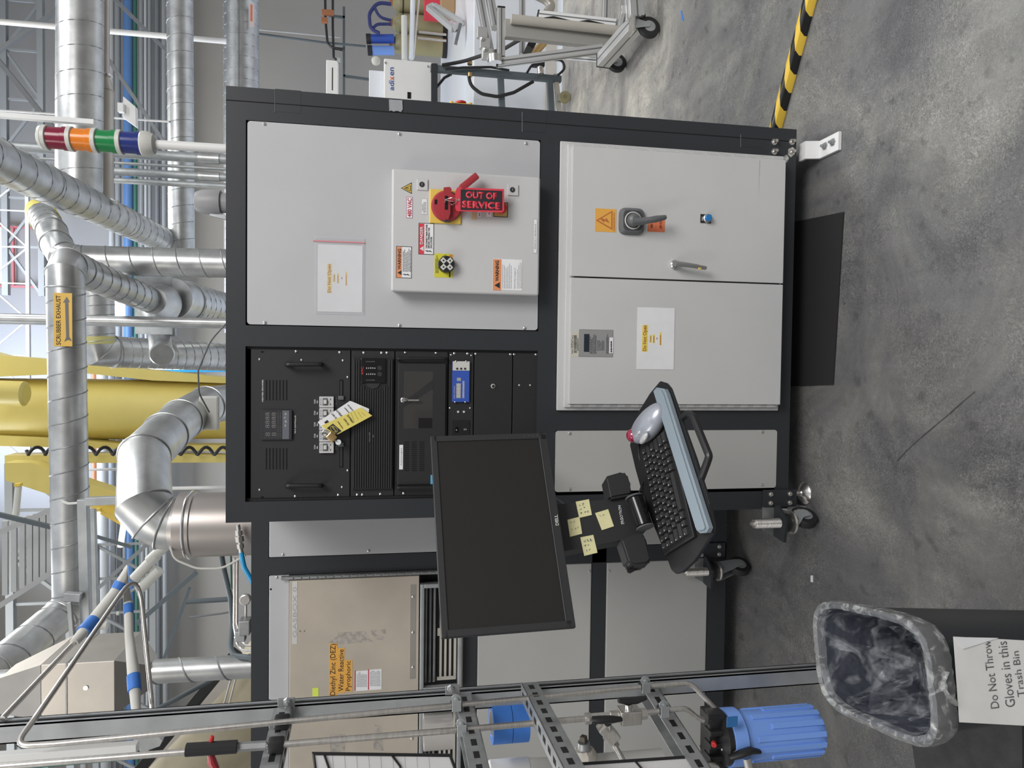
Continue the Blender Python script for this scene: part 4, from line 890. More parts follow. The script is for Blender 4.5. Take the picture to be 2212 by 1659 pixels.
# ================================================================== keyboard tray
kc = V3((-.3176, 1.7124, .8224)); ky = math.radians(34.5); kt = math.radians(14.0)
kx = V3((math.cos(ky), math.sin(ky), 0)); kback = V3((-math.sin(ky)*math.cos(kt), math.cos(ky)*math.cos(kt), math.sin(kt))); kn = kx.cross(kback).normalized()
K = PL(kc, kn)
tr = thing('keyboard_tray', 'black swivel keyboard tray with blue grey wrist rest and a handle', 'keyboard tray', (kc.x, kc.y, kc.z-.06))
pts = [K(x, y, -.012) for x, y in ((1425, 823), (1404, 850), (1376, 893), (1360, 962), (1372, 1010), (1390, 1075), (1410, 1130), (1440, 1200), (1449, 1231), (1459, 1240), (1474, 1236), (1500, 1210), (1540, 1152), (1541, 1138), (1532, 1090), (1500, 990), (1447, 838), (1438, 827))]
tm = MB(); tm.prism(pts, -kn*.010); bmesh.ops.bevel(tm.bm, geom=[e for e in tm.bm.edges], offset=.002, segments=2, affect='EDGES'); tm.build('tray', black_pl, tr)
wr = MB(); pw = [K(x, y, .0) for x, y in ((1413, 845), (1420, 837), (1436, 840), (1441, 850), (1533, 1140), (1528, 1150), (1514, 1152), (1506, 1145))]
wr.prism([p-kn*.010 for p in pw], kn*.018); bmesh.ops.bevel(wr.bm, geom=[e for e in wr.bm.edges if all((v.co-kc).dot(kn) > 0 for v in e.verts)], offset=.006, segments=3, affect='EDGES'); wr.build('wrist_rest', wrist_m, tr)
hd = MB(); hp = [K(x, y, -.020) for x, y in ((1462, 918), (1473, 903), (1485, 893), (1497, 899), (1532, 985), (1527, 1000), (1512, 1040))]
hd.tube(fillet(hp, .012, 4), .0095, 10, sy=1.0); hd.build('tray_handle', black_pl, tr)
kb = thing('keyboard', 'compact black keyboard lying in the tray', 'keyboard', (kc.x, kc.y, kc.z-.01))
KW, KD = .286, .114; kf = -kback
Kp = lambda u, v, w=0: kc+kx*u+kback*v+kn*w
MB().obox(Kp(0, 0, -.008), kx*(KW/2+.008), kback*(KD/2+.009), kn*.005, .003).build('base', black_pl, kb)
rows = [[1]*15, [1]*13+[2], [1.5]+[1]*12+[1.5], [1.8]+[1]*11+[2.2], [2.2]+[1]*10+[1, 1.8], [1.2, 1, 1.2, 5.6, 1.2, 1, 1, 1, 1.8]]
proto = {}
u0 = KW/15.0; vh = KD/len(rows)
for j, rw in enumerate(rows):
    x = -KW/2
    for i, wk in enumerate(rw):
        wd = wk*u0*15/sum(rw)/u0*u0; cx = x+wd/2; cy = KD/2-(j+.5)*vh; x += wd; key = round(wd, 4); nm = 'key'
        hw, hd_ = wd/2-.0012, vh/2-.0012
        mb = MB(); b0 = [Kp(cx-hw, cy-hd_, -.003), Kp(cx+hw, cy-hd_, -.003), Kp(cx+hw, cy+hd_, -.003), Kp(cx-hw, cy+hd_, -.003)]; t0 = [Kp(cx-hw+.002, cy-hd_+.002, .005), Kp(cx+hw-.002, cy-hd_+.002, .005), Kp(cx+hw-.002, cy+hd_-.0012, .0055), Kp(cx-hw+.002, cy+hd_-.0012, .0055)]
        B = [mb.bm.verts.new(p) for p in b0]; T = [mb.bm.verts.new(p) for p in t0]; mb.bm.faces.new(B[::-1]); mb.bm.faces.new(T)
        for k in range(4): mb.bm.faces.new([B[k], B[(k+1) % 4], T[(k+1) % 4], T[k]])
        ko = mb.build('key', black_soft, kb, flat=True)
        if wd < .06:
            mk = MB(); c1 = Kp(cx-hw+.005, cy+hd_-.0055, .0057); rr_ = random.Random(i*31+j); mk.tube([c1+kx*rr_.uniform(-.0015, .0015)+kback*rr_.uniform(-.002, .002) for _ in range(4)], .0008, 4); mk.build('key_legend', white_ink, ko)
# trackball
tb = thing('trackball', 'silver trackball with a dark red ball at the right end of the keyboard tray', 'trackball', (K(1398, 890).x, K(1398, 890).y, K(1398, 890).z))
c_ = K(1401, 917, .010); ax1 = (K(1374, 955, .01)-K(1421, 888, .01)); ln = ax1.length; ax1.normalize(); ax2 = kn.cross(ax1).normalized()
mb = MB(); mb.ell(c_, ax1*.072, ax2*.040, kn*.030, 28, 16)
for v in mb.bm.verts:
    q = v.co-c_; a = q.dot(ax1)/.072
    if q.dot(kn) < -.018: v.co += kn*(-.018-q.dot(kn))
    v.co += kn*(.008*a) + ax2*(-.006*(a*a))
mb.build('shell', silver_pl, tb)
bc_ = K(1368, 941, .026); MB().ell(bc_, V3((.0195, 0, 0)), V3((0, .0195, 0)), V3((0, 0, .0195)), 28, 18).build('ball', ball_red, tb)
MB().ell(K(1391, 947, .030), ax1*.021, ax2*.010, kn*.008, 20, 10).build('button', silver_btn, tb); MB().ell(K(1381, 935, .036), ax1*.008, ax2*.005, kn*.005, 16, 10).build('small_button', silver_btn, tb)
lg = K(1402, 905, .0405); MB().torus(lg, kn, .004, .0007, 14, 5).build('logo_ring', white_ink, tb)
# cable
tag(MB().tube(fillet([K(1378, 930, -.005), K(1380, 985, -.012), K(1392, 1030, -.02), N_(1378, 1075, .01)], .03), .0025, 8).build('cable', black_pl), 'thin black mouse cable along the back edge of the keyboard tray', 'cable')
# ================================================================== trash bin with liner
bc0 = V3((-.642, 1.348, 0)); bl = V3((-.20, .98, 0)).normalized(); bw_ = V3((bl.y, -bl.x, 0))
def rrect(hw, hl, z, k=48, pw=4.5, jit=0.0, rnd=None, sh=V3((0, 0, 0))):
    out = []
    for i in range(k):
        t = 2*pi*(i+.5)/k; ct, st_ = math.cos(t), math.sin(t); r = (abs(ct)**pw+abs(st_)**pw)**(-1/pw)
        j = 1+(rnd.uniform(-jit, jit) if rnd else 0)
        out.append(bc0+sh+bw_*(hw*r*ct*j)+bl*(hl*r*st_*j)+V3((0, 0, z)))
    return out
def loft(mb, rings, closed_bottom=False):
    R = [[mb.bm.verts.new(p) for p in r] for r in rings]; n = len(R[0])
    for a, b in zip(R, R[1:]):
        for k in range(n): mb._face([a[k], a[(k+1) % n], b[(k+1) % n], b[k]])
    if closed_bottom: mb._face(R[-1])
    return mb
HZ = .50
bn = thing('trash_bin', 'tall dark rectangular trash bin lined with a clear plastic bag, with a taped paper sign', 'trash bin', bc0)
mb = MB(); loft(mb, [rrect(.084, .140, .001), rrect(.112, .178, HZ-.03), rrect(.119, .185, HZ-.03), rrect(.119, .185, HZ)]); mb.build('outer_wall', bin_m, bn)
mb = MB(); loft(mb, [rrect(.119, .185, HZ), rrect(.110, .176, HZ), rrect(.081, .137, .02)], True); mb.build('inner_wall', bin_in, bn)
ln = thing('bin_liner', 'clear crumpled plastic bag lining the dark trash bin, knotted at the rim', 'bin liner', (bc0.x, bc0.y, .05))
rnd = random.Random(5); rings = []
for i in range(16):
    f = i/15; z = HZ+.006-f*.40; hw = .108-.036*f; hl = .173-.045*f; rings.append(rrect(hw, hl, z, 64, 4.0, .012+.07*f, rnd, V3((-.01*f, -.03*f, 0))))
mb = MB(); loft(mb, rings, True); mb.build('bag_wall', film, ln)
mb = MB(); rnd = random.Random(9)
for i in range(15):
    a = rnd.uniform(0, 2*pi); p0 = bc0+bw_*(.100*math.cos(a))+bl*(.165*math.sin(a))+V3((0, 0, HZ-.015)); p3_ = bc0+bw_*rnd.uniform(-.05, .05)+bl*rnd.uniform(-.09, .04)+V3((0, 0, HZ-rnd.uniform(.12, .28)))
    sd_ = V3((rnd.uniform(-1, 1), rnd.uniform(-1, 1), .3)).normalized(); n = 10; va, vb = [], []
    for k in range(n+1):
        f = k/n; p = p0.lerp(p3_, f)+sd_*math.sin(f*pi)*.02; wd = .004+.022*math.sin(f*pi*.9)+rnd.uniform(0, .006)
        va.append(mb.bm.verts.new(p+sd_*wd)); vb.append(mb.bm.verts.new(p-sd_*wd+V3((0, 0, rnd.uniform(-.008, .008)))))
    for k in range(n): mb._face([va[k], va[k+1], vb[k+1], vb[k]])
mb.build('film_folds', film, ln)
rnd = random.Random(2); rings = []
for off, z in ((-.006, HZ-.012), (-.004, HZ+.006), (.004, HZ+.012), (.012, HZ+.005), (.013, HZ-.020), (.008, HZ-.038), (.004, HZ-.046)):
    rings.append([p+V3((0, 0, rnd.uniform(-.0012, .0012))) for p in rrect(.113+off, .179+off, z, 90, 4.5, .008, rnd)])
mb = MB(); loft(mb, rings); mb.build('rolled_rim', film_edge, ln)
NS = PL(bc0-bl*.176+V3((0, 0, .45)), (-bl+V3((0, 0, -.07))))
kn_ = NS(2037, 1482, .014)
mb = MB(); mb.ell(kn_, V3((.011, 0, 0)), V3((0, .009, 0)), V3((0, 0, .008)), 16, 10); mb.tube([kn_, NS(2046, 1500, .02), NS(2058, 1515, .014), NS(2066, 1524, .010)], [.003, .007, .010, .003], 8, sy=.4); mb.tube([kn_, NS(2040, 1466, .014), NS(2044, 1452, .012), NS(2034, 1458, .010)], [.003, .006, .008, .003], 8, sy=.4)
mb.build('knot', film_edge, ln)
sg = thing('paper_sign', 'white paper sign reading Do Not Throw Gloves in this Trash Bin on the dark bin', 'sign', NS(2150, 1470))
pts = [NS(2072, 1560, .004), NS(2300, 1572, .004), NS(2300, 1388, .004), NS(2059, 1375, .004)]
nn = NS.n; mb = MB(); mb.prism(pts, nn*.0008); mb.build('sheet', paper_warm, sg)
MB().prism([NS(2059, 1376, .006), NS(2157, 1378, .006), NS(2080, 1402, .007)], nn*.0006).build('folded_corner', paper, sg)
text('Do Not Throw', NS, grey_pl, sg, 2131, 2149, 1384, 1530, .0054, bold=-.005); text('Gloves in this', NS, grey_pl, sg, 2163, 2184, 1386, 1527, .0054, bold=-.005); text('Trash Bin', NS, grey_pl, sg, 2192, 2207, 1407, 1505, .0054, bold=-.005)
# ================================================================== strut post with pipework
YP0 = 1.70
pp_ = A(1100, 1500, YP0); xf0, xf1 = A(1100, 1527, YP0).x, A(1100, 1491.5, YP0).x
po = thing('strut_post', 'tall grey galvanised steel channel post standing behind the trash bin', 'post', ((xf0+xf1)/2, YP0, 0))
mb = MB(); d_ = .036
mb.box(xf0, xf1, YP0, YP0+.003, 0.001, 3.6); mb.box(xf0, xf0+.003, YP0, YP0+d_, .001, 3.6); mb.box(xf0, xf1, YP0+d_-.003, YP0+d_, .001, 3.6)
mb.box(xf1-.003, xf1, YP0, YP0+.010, .001, 3.6); mb.box(xf1-.003, xf1, YP0+d_-.010, YP0+d_, .001, 3.6); mb.build('channel', galv_dull, po)
MB().box(xf0-.03, xf1+.03, YP0-.03, YP0+d_+.03, .0005, .006).build('base_plate', dark_steel, po)
MB().box(xf1-.0045, xf1-.0035, YP0+.010, YP0+d_-.010, .01, 3.59).build('channel_slot', void, po)
# perforated cross struts coming towards the viewer
def cross(label, x0, y0, x1, y1, Y=YP0-.005, ext=1.25, up=True, side=1):
    a = A(x0, y0, Y); b = FZ(x1, y1, a.z); b = a+(b-a)*ext; t = thing('cross_strut', label, 'steel strut', (a+b)/2-V3((0, 0, .0205)), 'perforated cross struts')
    d = (b-a).normalized(); s_ = V3((-d.y, d.x, 0)); h = .0205; w_ = .0205; Z = V3((0, 0, 1)); L_ = (b-a).length; m = (a+b)/2
    mb = MB(); mb.obox(m-Z*(h-.0015)*(1 if up else -1), d*L_/2, s_*w_, Z*.0015); mb.obox(m+s_*(w_-.0015), d*L_/2, s_*.0015, Z*h); mb.obox(m-s_*(w_-.0015), d*L_/2, s_*.0015, Z*h)
    mb.build('channel', dark_steel, t)
    k = 0
    while .03+k*.046 < L_-.02:
        c = a+d*(.03+k*.046)
        for sg_ in (-1, 1): MB().obox(c+s_*sg_*(w_+.0001), d*.012, s_*.0003, Z*.0062, .0).build('slot', void, t)
        zc = -h if up else h
        MB().obox(c+Z*(zc+(-.0001 if up else .0001)), d*.012, s_*.0065, Z*.0003).build('slot', void, t)
        k += 1
    return t, a, b, d
t1_, a1, b1_, d1 = cross('perforated steel cross strut, topmost of four, under the tall channel post plate', 612, 1545, 588, 1655)
t2_, a2_, b2_, d2 = cross('perforated steel cross strut under the silver tape roll', 1000, 1515, 1030, 1655)
t3_, a3, b3, d3 = cross('perforated steel cross strut under the blue tape rolls', 1143, 1492, 1226, 1655, up=False)
t4_, a4, b4, d4 = cross('perforated steel cross strut with a neon sticky note, lowest of four', 1397, 1490, 1500, 1655)
MP = PL((0, YP0-.012, 0), (0, -1, 0))
MP = PL((0, YP0-.003, 0), (0, -1, 0))
for q, bs in (((600, 637, 1508, 1552), ((620, 1514), (617, 1535))), ((962, 993, 1480, 1500), ((973, 1486),))):
    p = slab(MP, *q, 0, .005, .001).build('corner_plate', dark_steel, po)
    for x, y in bs: MB().lathe(MP(x, y, .005), MP.n, [(.009, 0), (.009, .002), (.0075, .003), (.0075, .010), (.004, .010), (.004, .016)], 6).build('bolt', galv_dull, p)
nt = a4+(b4-a4)*.42; o = MB().obox(nt+V3((d4.y, -d4.x, 0))*.0225, d4*.018, V3((0, 0, .013)), V3((d4.y, -d4.x, 0))*.0005).build('sticky_note', note_neon); tag(o, 'small neon yellow sticky note on the lowest cross strut', 'sticky note')
# stainless tubes
YT = 1.615
def px3(l): return [A(x, y, Y) for x, y, Y in l]
tA = thing('water_pipe', 'bright stainless tube hugging the post and curving down into the blue filter', 'pipe', A(1000, 1515, YT))
T1 = [(330, 1560, 1.9), (328, 1520, 1.98), (299, 1228, 2.25), (78, 1548, YT+.03), (30, 1612, YT-.02), (120, 1607, YT-.02), (985, 1523, YT), (1390, 1484, YT), (1492, 1475, YT), (1548, 1535, YT-.03)]
MB().tube(fillet(px3(T1), .045, 8), .0062, 14).build('tube', steel, tA)
tB = thing('water_pipe', 'bright stainless tube with two black handled valves running down to the blue filter', 'pipe', A(1000, 1575, YT))
YV = 1.535
T2 = [(-60, 1660, YV), (298, 1632, YV), (600, 1609, YV), (1000, 1576, YV), (1268, 1552, YV)]
MB().tube(px3(T2), .0068, 14).build('tube', steel, tB)
MB().tube(fillet(px3([(1380, 1542, YV), (1440, 1534, YV), (1482, 1530, YV), (1506, 1550, YV), (1520, 1556, YV)]), .03, 6), .0062, 14).build('tube', steel, tB)
def nut(x0, y0, x1, y1, Y, r, parent, seg=6, m=None): MB().cyl(A(x0, y0, Y), A(x1, y1, Y), r, seg=seg).build('compression_nut', m or steel, parent)
nut(1264, 1552.5, 1276, 1551.5, YV, .0125, tB); nut(1318, 1548, 1336, 1546.5, YV, .0125, tB); nut(1381, 1543, 1396, 1541, YV, .0125, tB); nut(1276, 1551.5, 1318, 1548, YV, .0115, tB, 4)
vb = MB(); vb.beam(A(1337, 1546.5, YV), A(1381, 1543, YV), .040, .032, bev=.003); v_ = vb.build('valve_body', steel, tB)
scribble(YP(YV-.017), grey_ink, tB, 1345, 1375, 1530, 1560, 5, .0, .8, 'engraving', .3, 77)
MB().cyl(A(1358, 1530, YV), A(1357, 1520, YV), .009, seg=14).build('valve_stem', chrome, v_)
hb_ = MB(); hb_.tube([A(1336, 1513, YV), A(1352, 1514, YV), A(1375, 1513, YV), A(1396, 1507, YV)], [.008, .011, .010, .006], 14, sy=.7); hb_.build('valve_handle', black_pl, v_)
# tee and second handle
vb = MB(); vb.beam(A(1300, 1565, YV), A(1328, 1597, YV), .030, .030, bev=.003); v2 = vb.build('valve_body', steel, tB)
nut(1310, 1590, 1330, 1612, YV, .0115, tB); MB().tube(px3([(1325, 1605, YV), (1350, 1650, YV-.05)]), .0062, 12).build('tube', steel, tB)
hb_ = MB(); hb_.tube([A(1279, 1555, YV-.03), A(1296, 1555, YV-.035), A(1320, 1554, YV-.035), A(1342, 1553, YV-.03)], [.010, .0115, .011, .007], 14, sy=.7); hb_.build('valve_handle', black_pl, v2)
MB().cyl(A(1313, 1562, YV-.03), A(1316, 1575, YV-.01), .008, seg=12).build('valve_stem', chrome, v2)
# upper inline valve with red lever
v3 = MB().cyl(A(402, 1620, YV-.006), A(512, 1613, YV-.006), .0135, seg=10).build('valve_body', black_pl, tB)
MB().cyl(A(512, 1614, YV), A(575, 1610, YV), .0095, seg=6).build('coupling', dark_steel, tB)
MB().cyl(A(455, 1606, YV), A(459, 1590, YV), .006, .0035, seg=10).build('lever', red_bright, v3); MB().tube(px3([(455, 1628, YV), (458, 1645, YV), (466, 1662, YV)]), [.006, .009, .008], 10).build('lever', red_pl, v3)
# clamps
def clamp(x, y, Y, parent, m=black_pl, w=.036, h=.034):
    c = A(x, y, Y); MB().obox(c+V3((0, .004, 0)), (w/2*.75, 0, 0), (0, .014, 0), (0, 0, h/2), .005).build('pipe_clamp', m, parent)
clamp(609, 1561, YT, tA); clamp(596, 1611, YV, tB)
for x, y, Y, par in ((986, 1522, YT, tA), (997, 1575, YV, tB), (1394, 1483, YT, tA), (1434, 1535, YV, tB)):
    clamp(x, y, Y, par, black_pl, .022, .026); c = A(x, y, Y-.004)
    mb = MB(); mb.obox(c+V3((0, -.008, 0)), (.013, 0, 0), (0, .0015, 0), (0, 0, .0105), .001); mb.build('clamp_band', galv_dull, par)
    mb = MB(); mb.lathe(A(x-1, y-13, Y-.004)+V3((0, -.004, 0)), (0, -1, 0), [(.0115, -.003), (.0115, 0), (.005, .0005), (.005, .004), (.003, .0045)], 16); mb.build('clamp_ear', galv_dull, par)
# insulated tube with blue bands
ti = thing('insulated_pipe', 'thin pipe wrapped in white foam with blue tape bands, crossing upper left behind the post', 'pipe', A(240, 1290, 2.2))
MB().tube(px3([(5, 1552, 1.72), (163, 1385, 2.05)]), .0062, 12).build('tube', steel, ti)
P5 = px3([(160, 1388, 2.04), (205, 1338, 2.12), (248, 1282, 2.18), (268, 1248, 2.2), (277, 1300, 2.2), (279, 1372, 2.12), (288, 1450, 2.02), (295, 1545, 1.93)])
rr_ = [.012, .018, .016, .013, .0115, .0115, .0155, .011]
MB().tube(P5, rr_, 12).build('foam_sleeve', insul, ti)
for k, f0, f1, r in ((1, .45, .95, .0190), (2, .25, .70, .0175), (4, .10, .38, .0128), (6, .1, .45, .0168)):
    MB().cyl(P5[k-1].lerp(P5[k], f0) if k == 1 else P5[k].lerp(P5[k+1], f0), P5[k-1].lerp(P5[k], f1) if k == 1 else P5[k].lerp(P5[k+1], f1), r).build('tape_band', blue_tape, ti)
# ---- tape rolls
def roll(name, label, x0, x1, y0, y1, Y, m, cuts, core):
    top, bot = A(x0, (y0+y1)/2, Y), A(x1, (y0+y1)/2, Y); r = (A(x0, y0, Y).x-A(x0, y1, Y).x)/2; c = V3((top.x/2+bot.x/2, Y, 0))
    out = []
    zs = [bot.z, top.z] if cuts is None else [bot.z, bot.z+(top.z-bot.z)*cuts, top.z]
    for i in range(len(zs)-1):
        q = thing(name, label[i], 'tape roll', (c.x, c.y, zs[i]), 'tape rolls') if True else None
        MB().lathe((c.x, c.y, zs[i]+.0005), (0, 0, 1), [(r*.62, 0), (r, 0), (r, zs[i+1]-zs[i]-.0015), (r*.62, zs[i+1]-zs[i]-.0015)], 40, False).build('tape', m, q)
        MB().lathe((c.x, c.y, zs[i]+.0005), (0, 0, 1), [(r*.62, -.0003), (r*.57, -.0003), (r*.57, zs[i+1]-zs[i]-.001), (r*.62, zs[i+1]-zs[i]-.001)], 40, False).build('core', core, q)
    return out
roll('tape_roll', ['shiny silver foil tape roll standing on a cross strut behind the two tubes'], 914, 976, 1537, 1616, 1.72, mat('foil_tape', (.86, .83, .79), .22, .65), None, beige_m)
roll('tape_roll', ['lower of two stacked blue masking tape rolls on a cross strut', 'upper of two stacked blue masking tape rolls'], 1060, 1138, 1518, 1601, 1.71, blue_tape, .47, beige_m)
# ---- blue water filter
wf = thing('water_filter', 'blue ribbed water filter housing with a black head hanging at lower left', 'water filter', A(1770, 1590, 1.575))
YF = 1.575; tp = A(1563, 1580, YF); bt_ = A(1762, 1588, YF); ax_x = (tp.x+bt_.x)/2; z1, z0 = tp.z, bt_.z; R0 = .061
bpr = [(.010, 0), (R0*.80, .002), (R0*.88, .012), (R0*.90, .03), (R0*.93, (z1-z0)*.80), (R0*.97, (z1-z0)*.86)]
MB().lathe((ax_x, YF, z0), (0, 0, 1), bpr, 40).build('housing', blue_filter, wf)
mb = MB()
for k in range(14):
    t = 2*pi*k/14+.1; d = V3((math.cos(t), math.sin(t), 0)); hgt = (z1-z0)*(.72 if k % 3 else .55)
    mb.obox(V3((ax_x, YF, z0+.008+hgt/2))+d*(R0*.90), V3((-d.y, d.x, 0))*.0065, d*.0050, (0, 0, hgt/2), .001)
mb.build('housing_ribs', blue_filter, wf)
MB().lathe((ax_x, YF, z1-.036), (0, 0, 1), [(R0*.97, 0), (R0*1.08, .002), (R0*1.08, .034), (R0*.9, .036)], 40).build('collar_ring', blue_filter, wf)
MB().lathe((ax_x, YF, z1+.0005), (0, 0, 1), [(R0*1.02, 0), (R0*1.02, .012), (R0*.8, .018), (R0*.3, .03)], 36).build('head', black_pl, wf)
mb = MB(); Z = V3((0, 0, 1))
mb.obox((ax_x, YF, z1+.033), (.060, 0, 0), (0, .026, 0), (0, 0, .016), .004); mb.obox((ax_x-.058, YF, z1+.030), (.012, 0, 0), (0, .024, 0), (0, 0, .022), .003); mb.obox((ax_x+.058, YF, z1+.030), (.012, 0, 0), (0, .024, 0), (0, 0, .022), .003)
for u in (-.03, .0, .03): mb.obox((ax_x+u, YF-.02, z1+.032), (.006, 0, 0), (0, .018, 0), (0, 0, .020), .002)
mb.build('port_block', black_pl, wf)
MB().lathe(A(1542, 1607, YF-.042), (0, -1, .4), [(.0062, -.004), (.0062, .006), (.005, .007)], 16).build('vent_button', red_bright, wf)
MB().cyl(A(1565, 1614, YF-.03), A(1578, 1620, YF-.045), .013, seg=20).build('thread_seal', white_paint, wf); MB().cyl(A(1575, 1618, YF-.045), A(1590, 1628, YF-.06), .010, seg=6).build('outlet_nut', steel, wf)
mb = MB(); mb.tube([A(1576, 1637, YF-.07), A(1600, 1629, YF-.075), A(1622, 1621, YF-.075), A(1640, 1623, YF-.07)], [.009, .013, .012, .008], 14, sy=.65); mb.build('valve_handle', black_pl, wf)
MB().cyl(A(1612, 1636, YF-.06), A(1618, 1660, YF-.06), .010, seg=14).build('valve_stem', steel, wf)
slab(PL((0, YF-R0*1.08, 0), (0, -1, 0)), 1570, 1593, 1548, 1570, -.002, .0006).build('blue_label', mat('teal_blue_label', (.03, .16, .40), .4), wf)
MB().tube(fillet(px3([(1510, 1618, YF+.02), (1560, 1612, YF+.02)]), .01), .008, 12).build('inlet_tube', steel, wf)
MB().tube(fillet(px3([(1527, 1652, YF-.05), (1545, 1652, YF-.05), (1556, 1672, YF-.05)]), .02), .007, 12).build('outlet_tube', steel, wf)
# ---- capped branch with putty, white pipe
wp = thing('insulated_pipe', 'white wrapped vertical pipe with a capped side branch sealed in cream putty', 'pipe', A(1300, 1655, 1.85))
MB().tube(px3([(1040, 1662, 1.85), (1200, 1658, 1.85), (1430, 1638, 1.85)]), .026, 20).build('wrapped_pipe', insul, wp)
mb = MB(); mb.lathe(A(1263, 1640, 1.80), A(1261, 1600, 1.80)-A(1263, 1640, 1.80), [(.030, 0), (.034, .008), (.029, .020), (.023, .028)], 18)
rn = random.Random(4)
for v in mb.bm.verts: v.co += V3((rn.uniform(-1, 1), rn.uniform(-1, 1), rn.uniform(-1, 1)))*.0028
mb.build('putty', plug_putty, wp)
MB().cyl(A(1262, 1618, 1.80), A(1261, 1603, 1.80), .018, .016, seg=20).build('cap_fitting', dark_steel, wp); MB().cyl(A(1261, 1604, 1.80), A(1260, 1590, 1.80), .0115, .010, seg=4).build('square_plug', mat('brown_metal', (.12, .10, .08), .5, .4), wp)
mb = MB(); mb.lathe(A(1057, 1668, 1.7), A(1152, 1660, 1.7)-A(1057, 1668, 1.7), [(.026, 0), (.028, .002), (.028, .098), (.026, .1)], 24); tag(mb.build('paper_roll', paper_warm), 'roll of white paper wrap at the left edge under the blue tape rolls', 'paper roll')
# ---- document sleeves hanging at the left edge
def sleeve(label, pts, Y, lines):
    pr = PL((0, Y, 0), (0, -1, 0)); P_ = [pr(*p) for p in pts]; t = thing('document_sleeve', label, 'document sleeve', (P_[0]+P_[2])/2, 'black edged document sleeves')
    c = sum(P_, V3())/len(P_); MB().prism([c+(p-c)*.97 for p in P_], (0, -.003, 0)).build('papers', paper_warm, t)
    MB().prism([p+V3((0, -.0045, 0)) for p in P_], (0, -.0008, 0)).build('clear_cover', plastic_clear, t)
    MB().tube([p+V3((0, -.003, 0)) for p in P_], .0032, 8, closed=True).build('edge_piping', black_pl, t)
    mb = MB()
    for l in lines: mb.tube([pr(x, y, .006) for x, y in l], .0022, 6)
    mb.build('inner_seam', black_pl, t)
    g = MB()
    for k in range(9): x = pts[0][0]+40+k*26; g.tube([pr(x, pts[0][1]+6, .0035), pr(x+6, 1720, .0035)], .0004, 4)
    g.build('printed_grid', grey_ink, t)
sleeve('clear document sleeve with black edging and papers, upper of two at the bottom left', [(678, 1626), (972, 1630), (1006, 1720), (690, 1720)], 1.42, [[(700, 1630), (712, 1665), (715, 1700)], [(846, 1631), (864, 1655), (868, 1700)]])
sleeve('clear document sleeve with black edging and papers, lower of two near the blue filter', [(1200, 1652), (1492, 1633), (1560, 1720), (1215, 1720)], 1.42, [[(1370, 1642), (1390, 1665), (1400, 1700)]])
# ================================================================== ducts and pipes above and behind
seam_m = mat('duct_seam', (.30, .31, .32), .5, .6)
def helix(mb, a, b, r, pitch, tr=.004, ph=0.0):
    d = (b-a); L_ = d.length; d.normalize(); u, v = frame_of(d); n = min(int(L_/pitch), 70)
    if n < 1: return
    pts = [a+d*(L_*k/(n*14))+(u*math.cos(2*pi*k/14+ph)+v*math.sin(2*pi*k/14+ph))*r for k in range(n*14+1)]
    mb.tube(pts, tr, 5)
def duct(label, pts, r, m=galv, pitch=.12, name='air_duct', cat='duct', rings=True, group=None, tr=.0045, seg=32, extra=()):
    P_ = px3(pts); t = thing(name, label, cat, P_[0]/2+P_[-1]/2, group)
    MB().tube(P_, r, seg).build('duct_wall', m, t)
    if pitch:
        h = MB(); R = r if not isinstance(r, list) else r[0]
        for i in range(len(P_)-1):
            if (P_[i+1]-P_[i]).length > .45: helix(h, P_[i], P_[i+1], R, pitch, tr)
        if len(h.bm.verts): h.build('spiral_seam', seam_m, t)
        else: h.bm.free()
    if rings:
        for i in range(1, len(P_)-1):
            n_ = ((P_[i]-P_[i-1]).normalized()+(P_[i+1]-P_[i]).normalized()).normalized(); R = r if not isinstance(r, list) else r[i]
            MB().torus(P_[i], n_, R*1.03, .004 if R > .05 else .002, 32, 6).build('joint_ring', m, t)
    for x, y, Y in extra:
        a = A(x, y, Y); k = min(range(len(P_)-1), key=lambda i: abs((P_[i]+P_[i+1]-a*2).length)); dd = (P_[k+1]-P_[k]).normalized(); R = r if not isinstance(r, list) else r[k]
        MB().torus(P_[k]+dd*(a-P_[k]).dot(dd), dd, R*1.01, .003, 32, 6).build('joint_ring', m, t)
    return t
duct('widest horizontal spiral duct, passing behind the stack light at upper right', [(174, -120, 6.0), (171, 452, 6.0)], .160, pitch=.18)
tb_ = duct('slim horizontal duct with a clamped reducer, just under the widest spiral duct', [(226, -120, 6.2), (226, 165, 6.2), (226, 196, 6.2), (225, 300, 6.2), (226, 470, 6.2)], [.036, .036, .068, .068, .068], galv_warm, pitch=None)
MB().torus(A(226, 163, 6.2), (1, 0, 0), .046, .012).build('clamp', chrome, tb_); MB().torus(A(226, 432, 6.2), (1, 0, 0), .072, .010).build('clamp', chrome, tb_); MB().beam(A(208, 428, 6.12), A(255, 440, 6.12), .03, .03).build('clamp_screw', dark_steel, tb_)
duct('middle horizontal spiral duct, crossed by galvanised conduits under the stack light', [(388, -120, 8.0), (392, 541, 8.0)], .128, pitch=.17)
td = duct('lowest horizontal spiral duct, disappearing behind the right top corner of the black cabinet', [(521, -120, 9.0), (523, 720, 9.0)], .20, pitch=.13)
MB().tube(px3([(513, -120, 8.78), (516, 720, 8.78)]), .012, 8).build('lock_seam', brown_ink if False else dark_steel, td)
slab(YP(8.79), 539, 549, 8, 58, 0, .004).build('flow_arrow_label', mat('pale_pink_label', (.75, .62, .60), .5), td); slab(YP(8.79), 541, 545, 10, 46, .004, .006).build('red_arrow', red_orange, td)
duct('diagonal spiral duct running from the upper edge down behind the vertical duct', [(-60, 320, 4.35), (372, 528, 8.3)], .126, pitch=.20, extra=((83, 390, 5.2), (250, 470, 6.8)))
